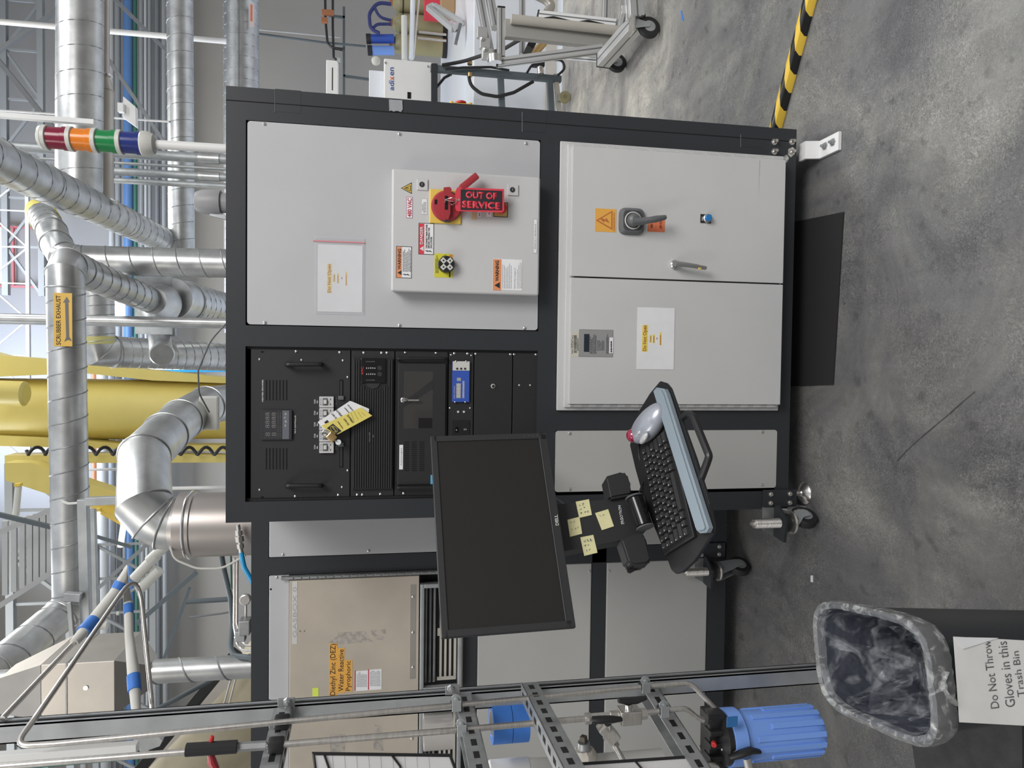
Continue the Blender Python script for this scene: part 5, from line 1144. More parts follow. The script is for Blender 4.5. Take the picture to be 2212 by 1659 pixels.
dv_ = duct('vertical spiral duct with a big segmented elbow, entering behind the cabinet top', [(560, 571, 5.2), (165, 562, 5.2), (137, 552, 5.2), (122, 528, 5.35), (112, 500, 5.6), (92, 466, 6.1)], .098, pitch=.145)
MB().cyl(A(100, 480, 5.98), A(88, 458, 6.3), .108).build('tape_wrap', yellow_tag, dv_)
sd_ = duct('grey spiral duct with yellow SCRUBBER EXHAUST label and elbows at both ends', [(345, 657, 5.75), (170, 584, 4.45), (148, 573, 4.3), (141, 592, 4.22), (142, 622, 4.22), (155, 1302, 4.22), (134, 1326, 4.18), (-10, 1448, 3.75), (-80, 1490, 3.6)], .092, pitch=.125)
LB = PL(A(147, 692, 4.22-.094), (0, -1, 0))
lb = slab(LB, 116, 156, 633, 748, 0, .003).build('exhaust_label', orange_st if False else mat('amber_label', (.80, .50, .09), .5), sd_)
text('SCRUBBER EXHAUST', LB, black_ink, lb, 121, 131, 638, 745, .0034, bold=.01)
MB().prism([LB(x, y, .0034) for x, y in ((144, 641), (151, 653), (147.5, 652), (149, 727), (155, 737), (147, 734), (139, 738), (143, 728), (140.5, 653), (136, 654))], LB.n*.001).build('flow_arrow', grey_pl, lb)
tI = duct('cone fitting and short vertical spiral duct below the slanting exhaust branch', [(372, 645, 5.75), (400, 652, 5.95), (520, 678, 7.2)], .155, pitch=.10)
MB().lathe(A(345, 657, 5.66), A(325, 648, 5.45)-A(345, 657, 5.66), [(.155, 0), (.150, .03), (.10, .16), (.095, .17)], 32).build('flare', galv, tI)
slab(YP(5.70), 292, 372, 595, 722, 0, .01).build('mounting_plate', galv_dull, tI)
dk_ = duct('thick duct turning from horizontal to vertical behind the labelled exhaust duct', [(208, 590, 6.2), (209, 735, 6.2), (216, 757, 6.22), (245, 760, 6.3), (560, 775, 7.3)], .128, pitch=.075)
MB().cyl(A(209, 728, 6.2), A(210, 744, 6.2), .131).build('band', mat('pale_yellow_band', (.60, .56, .22), .4), dk_)
ts = thing('capped_stub', 'short capped duct stub with bracket pointing forward below the exhaust duct', 'duct', A(348, 745, 5.6)); MB().lathe(A(342, 716, 6.1), A(350, 766, 5.55)-A(342, 716, 6.1), [(.075, 0), (.080, .02), (.080, .58), (.086, .585), (.086, .60), (.078, .61)], 28).build('stub', galv, ts)
MB().prism([A(x, y, 5.8) for x, y in ((374, 740), (390, 762), (385, 764), (366, 750))], (0, .02, 0)).build('bracket', white_paint, ts); MB().beam(A(335, 718, 5.9), A(380, 718, 5.9), .06, .06).build('hanger', galv_dull, ts)
# near elbow duct and housing on the rear cabinet
tl = duct('large segmented silver elbow duct turning down into the round housing', [(540, 862, 4.7), (446, 876, 4.25), (392, 907, 3.95), (357, 938, 3.72), (312, 985, 3.40), (312, 1092, 3.12), (332, 1117, 3.12), (358, 1130, 3.12), (392, 1134, 3.12)], .106, galv, pitch=None)
MB().obox(A(452, 892, 4.02), (.09, 0, 0), (0, .02, 0), (0, 0, .05), .01).build('damper_motor', light_grey_pl, tl)
th_ = thing('round_filter_housing', 'large round brushed stainless housing standing on the rear cabinet under the silver elbow', 'housing', A(540, 1134, 3.12))
hc = A(392, 1134, 3.12); hb0 = V3((hc.x, 3.12, 2.027)); hh_ = hc.z-2.027
MB().lathe(hb0, (0, 0, 1), [(.128, 0), (.132, .004), (.132, hh_-.060), (.137, hh_-.056), (.137, hh_-.040), (.130, hh_-.036), (.137, hh_-.032), (.137, hh_+.004), (.112, hh_+.006), (.106, hh_+.03)], 48).build('housing', cyl_steel, th_)
MB().torus(hb0+V3((0, 0, hh_-.036)), (0, 0, 1), .137, .006, 48).build('clamp_band', chrome, th_)
# hood box and its duct
hs_ = thing('fume_box', 'large brushed stainless box with tapered ends hanging above the rear cabinet', 'ventilation box', A(170, 1490, 3.35))
xA, xB = A(165, 1548, 3.2).x, A(165, 1432, 3.2).x; zA, zB = A(248, 1490, 3.2).z, A(88, 1490, 3.2).z; yA, yB = 3.2, 3.53
dc_, uc = A(330, 1452, 3.36), A(16, 1487, 3.36)
def frus(mb, z0, z1, c1, r1, sgn):
    lo = [V3((xA, yA, z0)), V3((xB, yA, z0)), V3((xB, yB, z0)), V3((xA, yB, z0))]; hi = [V3((c1.x+sx_*r1, c1.y+sy_*r1, z1)) for sx_, sy_ in ((-1, -1), (1, -1), (1, 1), (-1, 1))]
    a = [mb.bm.verts.new(p) for p in lo]; b = [mb.bm.verts.new(p) for p in hi]
    for k in range(4): mb._face([a[k], a[(k+1) % 4], b[(k+1) % 4], b[k]])
    mb._face(b)
MB().box(xA, xB, yA, yB, zA, zB, .003).build('box', galv_warm, hs_)
mb = MB(); frus(mb, zA, dc_.z, dc_, .056, -1); mb.build('lower_taper', galv_warm, hs_); mb = MB(); frus(mb, zB, uc.z, uc, .075, 1); mb.build('upper_taper', galv_warm, hs_)
MB().box(xA-.002, xB+.002, yA-.003, yB+.003, zB-.10, zB-.094).build('flange_strip', dark_steel, hs_)
MB().cyl(uc, uc+V3((0, 0, .25)), .078).build('collar', galv, hs_); MB().lathe(V3((xA+.12, yA, (zA+zB)/2-.03)), (0, -1, 0), [(.010, 0), (.010, .004)], 12).build('bolt', steel, hs_)
duct('short vertical spiral duct joining the stainless box to the rear cabinet', [(329, 1451, 3.36), (560, 1438, 3.36)], .052, pitch=.14)
# ---- galvanised conduits and rods (upright)
for x, y, Y, r, lab in ((480, 344, 7.0, .045, 'galvanised upright conduit with a coupling, nearest the stack light pole'), (480, 365, 7.0, .014, 'thin upright conduit between two thicker ones below the widest duct'), (480, 383, 7.0, .036, 'second thick upright galvanised conduit left of the stack light'), (480, 402, 7.0, .026, 'leftmost upright conduit of the cluster behind the cabinet top')):
    p = A(x, y, Y); t = thing('conduit', lab, 'conduit', (p.x, Y, p.z), 'upright conduits behind the cabinet'); MB().cyl((p.x, Y, .002), (p.x, Y, 8.95), r, seg=16).build('tube', galv_dull, t)
    if r > .03: MB().cyl((p.x, Y, A(475, y, Y).z), (p.x, Y, A(430, y, Y).z), r*1.25, seg=16).build('coupling', galv, t)
for x, y, Y, r, lab, m_ in ((300, 73, 8.6, .030, 'white upright pole crossing behind the horizontal ducts at far right', white_paint), (70, 243, 7.9, .010, 'thin white rod left of the white far pole', white_paint), (470, 697, 5.0, .031, 'upright galvanised pole passing behind the labelled exhaust duct', galv), (470, 704, 5.3, .018, 'slim upright tube beside the galvanised pole behind the exhaust duct', galv_dull), (420, 1054, 4.2, .010, 'white rod below the silver elbow duct', white_paint), (230, 1014, 4.6, .008, 'thin white hanger rod between the grey duct and the silver elbow', white_paint)):
    p = A(x, y, Y); z0, z1 = (A({300: 489, 70: 366}.get(x, 500), y, Y).z, 8.9) if x not in (420, 230) else ((1.8, A(360, y, Y).z) if x == 420 else (A(262, y, Y).z, A(184, y, Y).z))
    tag(MB().cyl((p.x, Y, z0), (p.x, Y, z1), r, seg=14).build('upright_pole', m_), lab, 'pole')
p0_, p1_ = A(0, 249, 5.0), A(205, 265, 5.0); tag(MB().beam(p0_+(p0_-p1_)*.3, p1_, .045, .03).build('hanger_channel', white_paint), 'white hanging channel ending above the stack light', 'hanger')
# ---- long straight service pipes on the far wall
for x, r, m_, lab in ((279, .072, blue_pipe, 'long blue service pipe running across the far wall'), (294, .030, green_pipe, 'long dark green pipe under the blue one on the far wall'), (243, .045, rail_grey, 'pale grey far wall pipe, highest of the bundle'), (257, .045, truss_grey, 'mid grey far wall pipe just above the blue pipe'), (307, .032, truss_grey, 'first grey pipe under the green pipe on the far wall'), (316, .022, rail_grey, 'thin pale pipe under the first grey pipe on the far wall'), (325, .026, truss_grey, 'grey pipe above the dark rail on the far wall'), (341, .036, truss_dark, 'thick dark grey rail on the far wall'), (356, .040, truss_grey, 'lowest mid grey rail on the far wall')):
    p = A(x, 830, 12.9); tag(MB().cyl((-9, 12.9, p.z), (9, 12.9, p.z), r, seg=14).build('service_pipe', m_), lab, 'pipe', 'far wall service pipes')
# white far ducts and orange pipe seen at the left
for x, r, m_, lab in ((222, .085, rail_grey, 'broad pale horizontal duct far behind the yellow crane'), (205, .045, orange_pipe, 'orange brown pipe far behind the yellow crane'), (178, .05, rail_grey, 'pale far pipe above the orange brown pipe')):
    p = A(x, 1100, 12.6); tag(MB().cyl((-9, 12.6, p.z), (A(x, 775, 12.6).x, 12.6, p.z), r, seg=14).build('service_pipe', m_), lab, 'pipe')
# ---- roof trusses
def truss(label, xa, xb, y0, y1, Y, n, m_, th=.06, group='roof trusses'):
    t = thing('roof_truss', label, 'truss', A((xa+xb)/2, (y0+y1)/2, Y), group); za, zb = A(xa, 830, Y).z, A(xb, 830, Y).z; XA, XB = A(100, y1, Y).x, A(100, y0, Y).x
    for z, s_ in ((za, 'top_chord'), (zb, 'bottom_chord')): MB().beam((XA, Y, z), (XB, Y, z), th*1.5, th*1.5).build(s_, m_, t)
    for k in range(n):
        u0_, u1_ = XA+(XB-XA)*k/n, XA+(XB-XA)*(k+1)/n
        MB().beam((u0_, Y, za if k % 2 else zb), (u1_, Y, zb if k % 2 else za), th*.7, th*.7).build('web_member', m_, t)
        MB().beam((u1_, Y, za), (u1_, Y, zb), th*.6, th*.6).build('web_post', m_, t)
truss('far roof truss with crossing members at upper right', 15, 93, -100, 640, 12.0, 7, truss_grey, .055)
truss('roof truss of thin bars in front of the daylit window', -30, 62, 380, 1000, 11.0, 8, rail_grey, .03)
truss('grey roof truss at the far left above the stainless box', 20, 150, 1000, 1700, 10.0, 7, truss_grey, .06)
truss('lower grey truss behind the foam wrapped pipe', 205, 330, 1180, 1700, 10.5, 7, truss_grey, .05)
for p0, p1, Y, w_, m_, lab in (((0, 135), (110, 270), 8.8, .05, truss_dark, 'dark slanting brace above the widest duct at upper right'), ((0, 108), (128, 20), 9.5, .045, truss_dark, 'steep dark brace near the top right'), ((205, 85), (350, 300), 11, .05, truss_dark, 'dark slanting brace behind the horizontal ducts'), ((255, 5), (360, 110), 11.5, .05, truss_dark, 'short dark brace at the far right above the pipes'),
        ((0, 1308), (118, 1232), 7.5, .05, rail_grey, 'pale slanting rail bounding the slatted tray below'), ((0, 1150), (118, 1098), 7.5, .05, rail_grey, 'pale slanting rail bounding the slatted tray above'), ((0, 1112), (118, 1140), 6.5, .035, frame_grey, 'grey tube slanting across the slatted tray'), ((195, 1155), (282, 1181), 6.0, .022, frame_grey, 'grey tube slanting below the yellow arm lamps'),
        ((196, 1285), (330, 1165), 9.5, .045, truss_dark, 'dark brace behind the foam pipe, upper'), ((310, 1335), (420, 1240), 8.5, .05, frame_grey, 'dark slanting strut right of the foam pipe'), ((355, 1420), (408, 1275), 8.5, .03, frame_grey, 'dark thin strut next to the short vertical duct')):
    a, b = A(*p0, Y), A(*p1, Y); d = (b-a)*.12; tag(MB().beam(a-d, b+d*(.3 if p0[0] else 1), w_, w_).build('steel_brace', m_), lab, 'brace')
tr_ = thing('slatted_tray', 'pale slatted cable tray high on the left', 'cable tray', A(60, 1190, 8.0))
for i, x in enumerate((12, 31, 49, 65, 79, 94, 108)): MB().beam(A(x, 1125-i*4, 8.0), A(x, 1285-i*7, 8.0), .035, .05).build('slat', rail_grey, tr_)
for i, (xa, ya, xb, yb) in enumerate(((290, 1250, 338, 1200), (305, 1270, 345, 1230), (322, 1212, 372, 1165))):
    tag(MB().cyl(A(xa, ya, 6.5), A(xb, yb, 6.5), .045, seg=16).build('lamp_tube', light_grey_pl), ('upper', 'lower', 'rightmost')[i]+' white slanting tube behind the bent stainless pipe', 'tube')
for i, (x0, x1, y) in enumerate(((196, 240, 1313), (196, 232, 1351), (252, 257, 1325))): tag(MB().cyl(A(x0, y, 5.5), A(x1, y, 5.5), .03 if i < 2 else .014, seg=14).build('white_stub_pipe', light_grey_pl), ('upper', 'lower', 'tiny')[i]+' white stub pipe beside the foam wrapped pipe', 'pipe')
# ---- yellow crane
cr = thing('yellow_jib_crane', 'big yellow painted jib crane column with arms far behind the cabinet', 'crane', (A(400, 882, 9).x, 9, 0))
p = A(240, 884, 9.0); MB().cyl((p.x, 9, .01), (p.x, 9, 8.9), .355, seg=40).build('column', yellow_crane, cr)
MB().prism([A(x, y, 8.7) for x, y in ((-60, 752), (0, 768), (180, 782), (330, 800), (490, 816), (490, 828), (330, 822), (180, 806), (-60, 816))], (0, .30, 0)).build('side_plate', yellow_crane, cr)
MB().prism([A(x, y, 8.7) for x, y in ((-60, 938), (110, 946), (300, 962), (490, 962), (490, 975), (260, 970), (-60, 962))], (0, .25, 0)).build('side_beam', yellow_crane, cr)
MB().prism([A(x, y, 8.6) for x, y in ((10, 984), (260, 981), (490, 985), (490, 999), (260, 1000), (10, 1001))], (0, .25, 0)).build('side_beam', yellow_crane, cr)
MB().prism([A(x, y, 8.2) for x, y in ((10, 1000), (70, 1000), (118, 1020), (275, 1072), (290, 1128), (262, 1132), (200, 1098), (118, 1072), (12, 1038))], (0, .22, 0)).build('jib_arm', yellow_crane, cr)
MB().prism([A(x, y, 7.9) for x, y in ((200, 1098), (262, 1120), (288, 1127), (286, 1136), (260, 1134), (204, 1104))], (0, .35, 0)).build('jib_arm', yellow_pl, cr)
mm = MB(); mm.lathe(A(-30, 848, 8.2), A(35, 850, 8.2)-A(-30, 848, 8.2), [(.12, 0), (.13, .02), (.13, .36), (.10, .38)], 24); mm.build('motor', yellow_crane, cr)
mm = MB(); P_ = []
for k in range(121): x = 52+k*3.65; P_.append(A(x, 974+8*math.sin(k*pi/5), 8.45)+V3((0, .05*math.cos(k*pi/5), 0)))
mm.tube(P_, .018, 8); mm.build('coiled_cable', rubber, cr)
for i, (x0, y0, x1, y1) in enumerate(((212, 1104, 201, 1160), (268, 1126, 260, 1182), (40, 1050, 34, 1115))):
    t = thing('lamp_tube', ('middle', 'lowest', 'highest')[i]+' pale lamp tube hanging off the yellow jib arm', 'lamp', A(x0, y0, 7.9)); MB().beam(A(x0, y0, 7.9), A(x1, y1, 7.9), .055, .05, bev=.01).build('tube', light_grey_pl if i == 2 else led_m, t); MB().beam(A(x0-.5, y0-6, 7.9), A(x0, y0, 7.9), .06, .055).build('end_cap', yellow_pl, t)
# ---- window and lit strips
wnd = MB().prism([A(x, y, 13.48) for x, y in ((-90, 482), (8, 488), (8, 610), (-90, 606))], (0, .015, 0)).build('window_1', skyglass); struct(wnd)
mb = MB()
for x0, x1, y0, y1 in ((8, 14, 470, 628), (92, 97, 488, 620), (-90, 97, 488, 491), (-90, 97, 616, 620), (28, 31, 490, 618)): slab(YP(13.45), x0, x1, y0, y1, 0, .06, mb=mb)
wf_ = mb.build('window_frame', window_red); struct(wf_); wf_.parent = wnd
for i, (x0, x1, y0, y1, Y) in enumerate(((230, 270, 602, 684, 12.3), (40, 110, 787, 794, 12.2), (180, 487, 793, 800, 12.2))):
    t = thing('ceiling_lamp', ('pale lit panel seen between ducts', 'upper stretch of the lit lamp strip above the crane plate', 'long bright lamp strip beside the yellow crane plate')[i], 'lamp', A((x0+x1)/2, (y0+y1)/2, Y)); slab(YP(Y), x0, x1, y0, y1, 0, .05, .005).build('lit_diffuser', lightstrip if i else led_m, t)
t = thing('service_pipe', 'blue line running along the bright lamp strip', 'pipe', A(340, 804, 12.1)); MB().cyl(A(40, 801, 12.1), A(487, 801, 12.1), .02, seg=10).build('tube', blue_hose, t)
# ---- floodlight, grey horn on the cabinet top
fl = thing('floodlight', 'white square floodlight panel hanging between the horizontal ducts', 'lamp', A(277, 240, 7.6)); MB().prism([A(x, y, 7.6) for x, y in ((266, 208), (292, 230), (293, 273), (264, 252))], (0, .08, 0)).build('panel', white_paint, fl); slab(YP(7.6), 256, 268, 224, 243, 0, .06).build('bracket', white_paint, fl)
hn_ = thing('horn_housing', 'grey rounded housing standing just behind the cabinet top', 'housing', (A(480, 440, 3.2).x, 3.2, 2.0225)); MB().lathe(A(478, 438, 3.2), (0, 0, 1), [(.051, 0), (.053, .018), (.050, .075), (.040, .100), (.035, .102)], 28).build('housing', grey_pl if False else mat('mid_grey_plastic', (.33, .33, .34), .45), hn_); MB().cyl(V3((A(478, 438, 3.2).x, 3.2, 2.0225)), A(478, 438, 3.2), .042, seg=20).build('stem', MATS['mid_grey_plastic'], hn_); MB().beam(A(455, 462, 3.2), A(560, 488, 3.2), .026, .018).build('bracket', galv_dull, hn_)
jb = thing('junction_box', 'grey box on the cabinet top edge under the cone fitting', 'box', A(480, 675, 3.2)); q = A(476, 685, 3.25); MB().box(q.x-.13, q.x+.10, 3.25, 3.33, 2.025, 2.075, .004).build('box', galv_dull, jb); MB().box(q.x+.03, q.x+.16, 3.0, 3.05, 2.023, 2.031).build('lid', black_pl, jb)
# ---- struts beside the exhaust duct
for i, (a, b, w_) in enumerate((((180, 1078, 3.95), (189, 1430, 3.95), .045), ((186, 1083, 3.94), (262, 1080, 3.94), .041), ((141, 1288, 3.9), (176, 1290, 3.9), .04), ((150, 1300, 3.88), (157, 1385, 3.88), .02), ((200, 1100, 4.1), (208, 1400, 4.1), .03))):
    tag(MB().beam(A(*a), A(*b), w_, w_, bev=.002).build('strut_channel', galv_dull), ('long grey strut under the exhaust duct', 'short upright strut dropping from the long grey strut', 'small strut clasping the exhaust duct elbow', 'thin strut beside the exhaust duct elbow', 'perforated grey strut behind the long one')[i], 'steel strut')
tag(MB().tube(fillet(px3([(134, 1082, 4.0), (148, 1088, 3.98), (172, 1086, 3.95)]), .05), .006, 8).build('cable_tie', light_grey_pl), 'pale tie looped around the exhaust duct at the strut', 'tie')
# ---- hoses and fittings behind / on top of the rear cabinet
def hose(label, pts, r, m_, fr=.08, cat='hose', name='hose'):
    return tag(MB().tube(fillet(px3(pts), fr, 6), r, 10).build(name, m_), label, cat)
hose('blue air hose curving down behind the rear cabinet frame', [(521, 1193, 2.95), (527, 1225, 2.95), (548, 1262, 2.95)], .0095, blue_hose)
t = thing('hose_fitting', 'steel quick coupling on the end of the blue hose', 'fitting', A(520, 1165, 2.95)); MB().cyl(A(514, 1133, 2.95), A(521, 1193, 2.95), .0085, seg=12).build('stem', steel, t)
for a, b, r in ((1146, 1156, .014), (1158, 1170, .017), (1174, 1184, .014)): MB().cyl(A(514+(a-1133)*.11, a, 2.95), A(514+(b-1133)*.11, b, 2.95), r, seg=8).build('coupling_ring', steel, t)
hose('pale cable drooping from the silver elbow to the round housing', [(368, 1180, 3.0), (376, 1208, 3.0), (425, 1228, 3.0), (480, 1228, 3.0), (530, 1200, 3.0)], .0045, insul, .1, 'cable', 'cable')
hose('grey flexible conduit falling behind the rear cabinet top', [(479, 1200, 3.5), (484, 1230, 3.5), (498, 1290, 3.5), (502, 1350, 3.5), (496, 1415, 3.4), (575, 1425, 3.2)], .012, frame_grey, .1)
hose('thin green tube beside the grey conduit', [(496, 1150, 3.4), (499, 1200, 3.4), (500, 1272, 3.4)], .004, green_pipe, .05)
hose('pair tube of bright steel, upper, above the rear cabinet top', [(507, 1205, 3.3), (506, 1350, 3.3), (515, 1406, 3.3), (575, 1404, 3.2)], .006, steel, .05, 'pipe', 'pipe')
hose('pair tube of bright steel, lower, above the rear cabinet top', [(513, 1205, 3.3), (512, 1345, 3.3), (524, 1396, 3.3), (575, 1392, 3.2)], .006, steel, .05, 'pipe', 'pipe')
hose('thin grey cable arching over the cabinet top near the damper motor', [(487, 700, 3.4), (455, 735, 3.4), (428, 800, 3.6), (430, 850, 3.8), (452, 890, 3.9)], .004, grey_pl, .2, 'cable', 'cable')
hose('dark thin cable running to the far wall past the pair of steel tubes', [(408, 1334, 6.0), (480, 1325, 6.0), (505, 1320, 6.0)], .008, truss_dark, .05, 'cable', 'cable')
hose('dark far tray rail behind the grey flexible conduit', [(402, 1300, 6.5), (500, 1294, 6.5)], .022, frame_grey, .05, 'rail', 'rail')
t = thing('regulator_block', 'cluster of small steel regulator parts at the rear cabinet edge', 'regulator', A(528, 1350, 3.0))
MB().obox(A(530, 1352, 3.0), (.03, 0, 0), (0, .03, 0), (0, 0, .022), .004).build('block', dark_steel, t); MB().obox(A(520, 1372, 3.0), (.022, 0, 0), (0, .02, 0), (0, 0, .02), .004).build('bracket', galv_dull, t); MB().cyl(A(515, 1375, 3.0), A(508, 1378, 3.0), .012).build('knob', steel, t); MB().lathe(A(531, 1293, 3.0), (0, -1, 0), [(.022, 0), (.022, .02), (.018, .022)], 20).build('gauge', steel, t); MB().cyl(A(531, 1293, 3.02), A(531, 1345, 3.02), .005, seg=8).build('link_tube', steel, t)
hose('grey tube slanting to the short vertical duct', [(334, 1535, 3.9), (455, 1470, 3.9), (470, 1455, 3.9)], .012, frame_grey, .05)
# tan wrapped pipe
tw = thing('tan_wrapped_duct', 'large tan wrapped duct slanting at the upper left behind the post', 'duct', A(450, 1580, 4.6)); MB().tube(px3([(620, 1430, 4.6), (330, 1760, 4.6)]), .26, 36).build('wrap', tan_cover, tw)
for o_ in (-1, 1): MB().beam(A(540-26, 1405-20*o_+20, 4.3), A(300, 1665, 4.3), .02, .06).build('edge_batten', beige_m if o_ < 0 else rubber, tw)
for o_ in (0, 1): MB().tube(px3([(500+o_*10, 1462, 4.2), (484+o_*11, 1520, 4.2)]), .006, 8).build('support_rod', steel, tw)
t = thing('strip_light', 'white strip light fixture behind the post at far upper left', 'lamp', A(200, 1620, 3.4)); MB().beam(A(-40, 1640, 3.4), A(298, 1613, 3.4), .045, .04, bev=.003).build('fixture', white_paint, t)
tag(MB().tube(px3([(-60, 1668, 3.3), (560, 1612, 3.3)]), .008, 8).build('green_tube', green_pipe), 'thin green tube along the bottom left edge beside the strip light', 'pipe')
mb = MB(); mb.prism([A(x, y, 3.6) for x, y in ((286, 1585), (318, 1570), (350, 1600), (345, 1612), (305, 1626), (290, 1610))], (0, .05, 0)); tag(mb.build('grey_canopy', galv_dull), 'small grey faceted canopy behind the post above the tan duct', 'canopy')
# ================================================================== right background
wb_ = thing('white_bench', 'long white gloss faced bench block far behind on the right', 'bench', (5.5, 8, 0)); MB().box(2.28, 8.9, 6.46, 10.5, .001, .765, .01).build('block', white_gloss, wb_)
MB().box(2.28, 8.9, 6.44, 6.459, .001, .10).build('kickboard', beige_m, wb_)
# tanks on the bench
def z_at(x, Y): return A(x, 60, Y).z
proto_t = None
for i, yc in enumerate((98, 54, 10)):
    X = A(900, yc, 9.4).x; z0 = .767
    if proto_t is None:
        t = thing('water_tank', 'olive fibreglass water tank, nearest to the blue filters', 'tank', (X, 9.4, z0), 'olive tanks on the far bench'); R = .125; H = z_at(846, 9.4)-z0
        MB().lathe((X, 9.4, z0), (0, 0, 1), [(R*.98, 0), (R*1.0, .01), (R*1.0, .06)], 28).build('base', rubber, t); MB().lathe((X, 9.4, z0+.06), (0, 0, 1), [(R*.97, 0), (R*.97, H-.16), (R*.85, H-.11), (R*.5, H-.075), (R*.3, H-.07)], 28).build('vessel', olive_tank, t)
        MB().cyl((X, 9.4, z0+H-.02), (X, 9.4, z0+H+.03), R*.35).build('valve_head', orange_pipe, t); MB().torus((X, 9.4, z0+H*.80), (0, 0, 1), R*.99, .008).build('strap', rubber, t); proto_t = t
    else:
        c = proto_t.copy(); COL.objects.link(c); c.location = (X, 9.4, z0); c['label'] = ('', 'olive fibreglass water tank, middle of the three', 'olive fibreglass water tank cut by the right edge of the view')[i]
        for ch in proto_t.children: q = ch.copy(); COL.objects.link(q); q.parent = c
for i, (yc, h0, h1) in enumerate(((109, 803, 851), (84, 800, 851))):
    t = thing('blue_water_filter', ('nearer small blue filter canister on the far wall', 'farther small blue filter canister on the far wall')[i], 'water filter', A(h1, yc, 9.3)); MB().cyl(A(h1, yc, 9.3), A(h0, yc, 9.3), .056).build('canister', blue_filter if i == 0 else blue_panel, t); MB().cyl(A(h0+1, yc, 9.3), A(h0-9, yc, 9.3), .062).build('head', black_ink, t)
hose('dark blue hose arching over the olive tanks, outer', [(845, 9, 9.2), (815, 5, 9.2), (797, 30, 9.2), (800, 62, 9.2), (820, 72, 9.2)], .022, blue_ink, .15)
hose('dark blue hose arching over the olive tanks, inner', [(845, 44, 9.2), (820, 38, 9.2), (808, 14, 9.2)], .018, blue_ink, .15)
hose('short dark blue hose beside the blue filters', [(845, 52, 9.2), (815, 52, 9.2), (806, 60, 9.2)], .018, blue_ink, .1)
hose('dark drop pipe feeding the blue filters on the far wall', [(520, 68, 9.6), (700, 92, 9.6), (790, 100, 9.6)], .014, frame_grey, .1, 'pipe', 'pipe')
hose('pale thin drop pipe beside the dark one on the far wall', [(520, 60, 9.7), (735, 81, 9.7)], .010, rail_grey, .1, 'pipe', 'pipe')
hose('black horizontal pipe crossing high above the blue filters', [(702, -40, 9.5), (703, 40, 9.5), (708, 100, 9.5), (740, 108, 9.5)], .016, black_pl, .1, 'pipe', 'pipe')
hose('second black horizontal pipe above the leak detector', [(719, -40, 9.5), (719, 60, 9.5), (721, 128, 9.5), (734, 130, 9.5)], .016, black_pl, .1, 'pipe', 'pipe')
t = thing('wall_frame', 'thin grey wall frame behind the far black pipes', 'frame', A(742, 100, 9.8)); 
for a, b in (((743, 15), (743, 205)), ((710, 34), (745, 38)), ((722, 105), (745, 106)), ((742, 164), (800, 172))): MB().beam(A(*a, 9.8), A(*b, 9.8), .03, .03).build('bar', frame_grey, t)
for i, (x, y) in enumerate(((702, 27), (701, 44), (714, 28))): tag(MB().obox(A(x, y, 9.4), (.035, 0, 0), (0, .02, 0), (0, 0, .04), .008).build('valve_knob', orange_pipe), ('upper', 'lower', 'right hand')[i]+' small orange brown valve knob on the far black pipes', 'valve')
# leak detector on its stand
ad = thing('leak_detector', 'white leak detector box with blue and red maker lettering behind the cabinet edge', 'leak detector', A(938, 175, 6.0))
AP = PL((0, 6.0, 0), (0, -1, 0)); c, ex_, ez_, w_, h_ = rect_on(AP, 829, 937, 130, 222, 0)
MB().box(c.x-w_/2, c.x+w_/2, 6.0, 6.35, c.z-h_/2, c.z+h_/2, .01).build('case', white_paint, ad)
adm = mat('maker_blue_ink', (.06, .10, .36), .5)
text('ad', AP, adm, ad, 840, 851, 178, 195, .002, bold=.01); text('i', AP, adm, ad, 840, 851, 174, 176.5, .002, bold=.01); text('x', AP, red_orange, ad, 843, 851, 165, 173, .002, bold=.03); text('en', AP, adm, ad, 843, 851, 145.5, 163, .002, bold=.01)
for x, y in ((833, 136), (925, 144)): MB().lathe(AP(x, y), AP.n, [(.010, 0), (.010, .004)], 14).build('screw', steel, ad)
slab(AP, 880, 888, 199, 213, 0, .002).build('socket', void, ad)
MB().box(c.x-w_/2+.0, A(810, 152, 6.1).x, 6.1, 6.3, c.z+h_/2, A(797, 175, 6.1).z, .005).build('upper_case', white_gloss, ad)
MB().lathe(A(812, 133, 6.05), (0, -1, 0), [(.034, 0), (.036, .02), (.020, .03)], 20).build('knob', light_grey_pl, ad)
wl = thing('white_slotted_unit', 'white slotted bar unit above the leak detector', 'fixture', A(720, 165, 6.3)); slab(YP(6.3), 705, 731, 133, 206, -.06, .0, .006).build('body', white_paint, wl); slab(YP(6.3), 717, 719, 146, 195, 0, .002).build('slot', void, wl); slab(YP(6.3), 728, 735, 127, 137, -.04, 0).build('end_bracket', galv_dull, wl)
sn = thing('grey_stand', 'blue grey steel stand frame carrying the leak detector', 'stand', FZ(1214, 178))
Ys = 5.96
MB().beam(A(930, 148, Ys), A(1212, 172, Ys), .050, .05, bev=.003).build('upright', frame_grey, sn)
MB().beam(A(938, 240, Ys), A(938, 140, Ys), .06, .05).build('top_rail', black_frame, sn)
for x in (1081, 1187): MB().beam(A(x, 160+(x-1081)*.07, Ys), A(x+4, 250, Ys), .048, .05, bev=.003).build('rung', frame_grey, sn)
MB().beam(A(1200, 160, Ys), A(1210, 255, Ys), .02, .04).build('foot_rail', beige_m, sn)
t = thing('stand_caster', 'pale caster wheel under the blue grey stand', 'caster', FZ(1221, 222)); q = FZ(1221, 222); MB().lathe(V3((q.x-.02, 5.93, .05)), (0, -1, 0), [(.03, 0), (.048, 0), (.048, .03), (.03, .03)], 24).build('wheel', olive_tank, t); MB().obox(V3((q.x-.02, 5.95, .095)), (.03, 0, 0), (0, .03, 0), (0, 0, .01)).build('fork', galv_dull, t); MB().cyl(V3((q.x-.02, 5.90, .05)), V3((q.x-.02, 5.93, .05)), .02).build('hub', light_grey_pl, t)
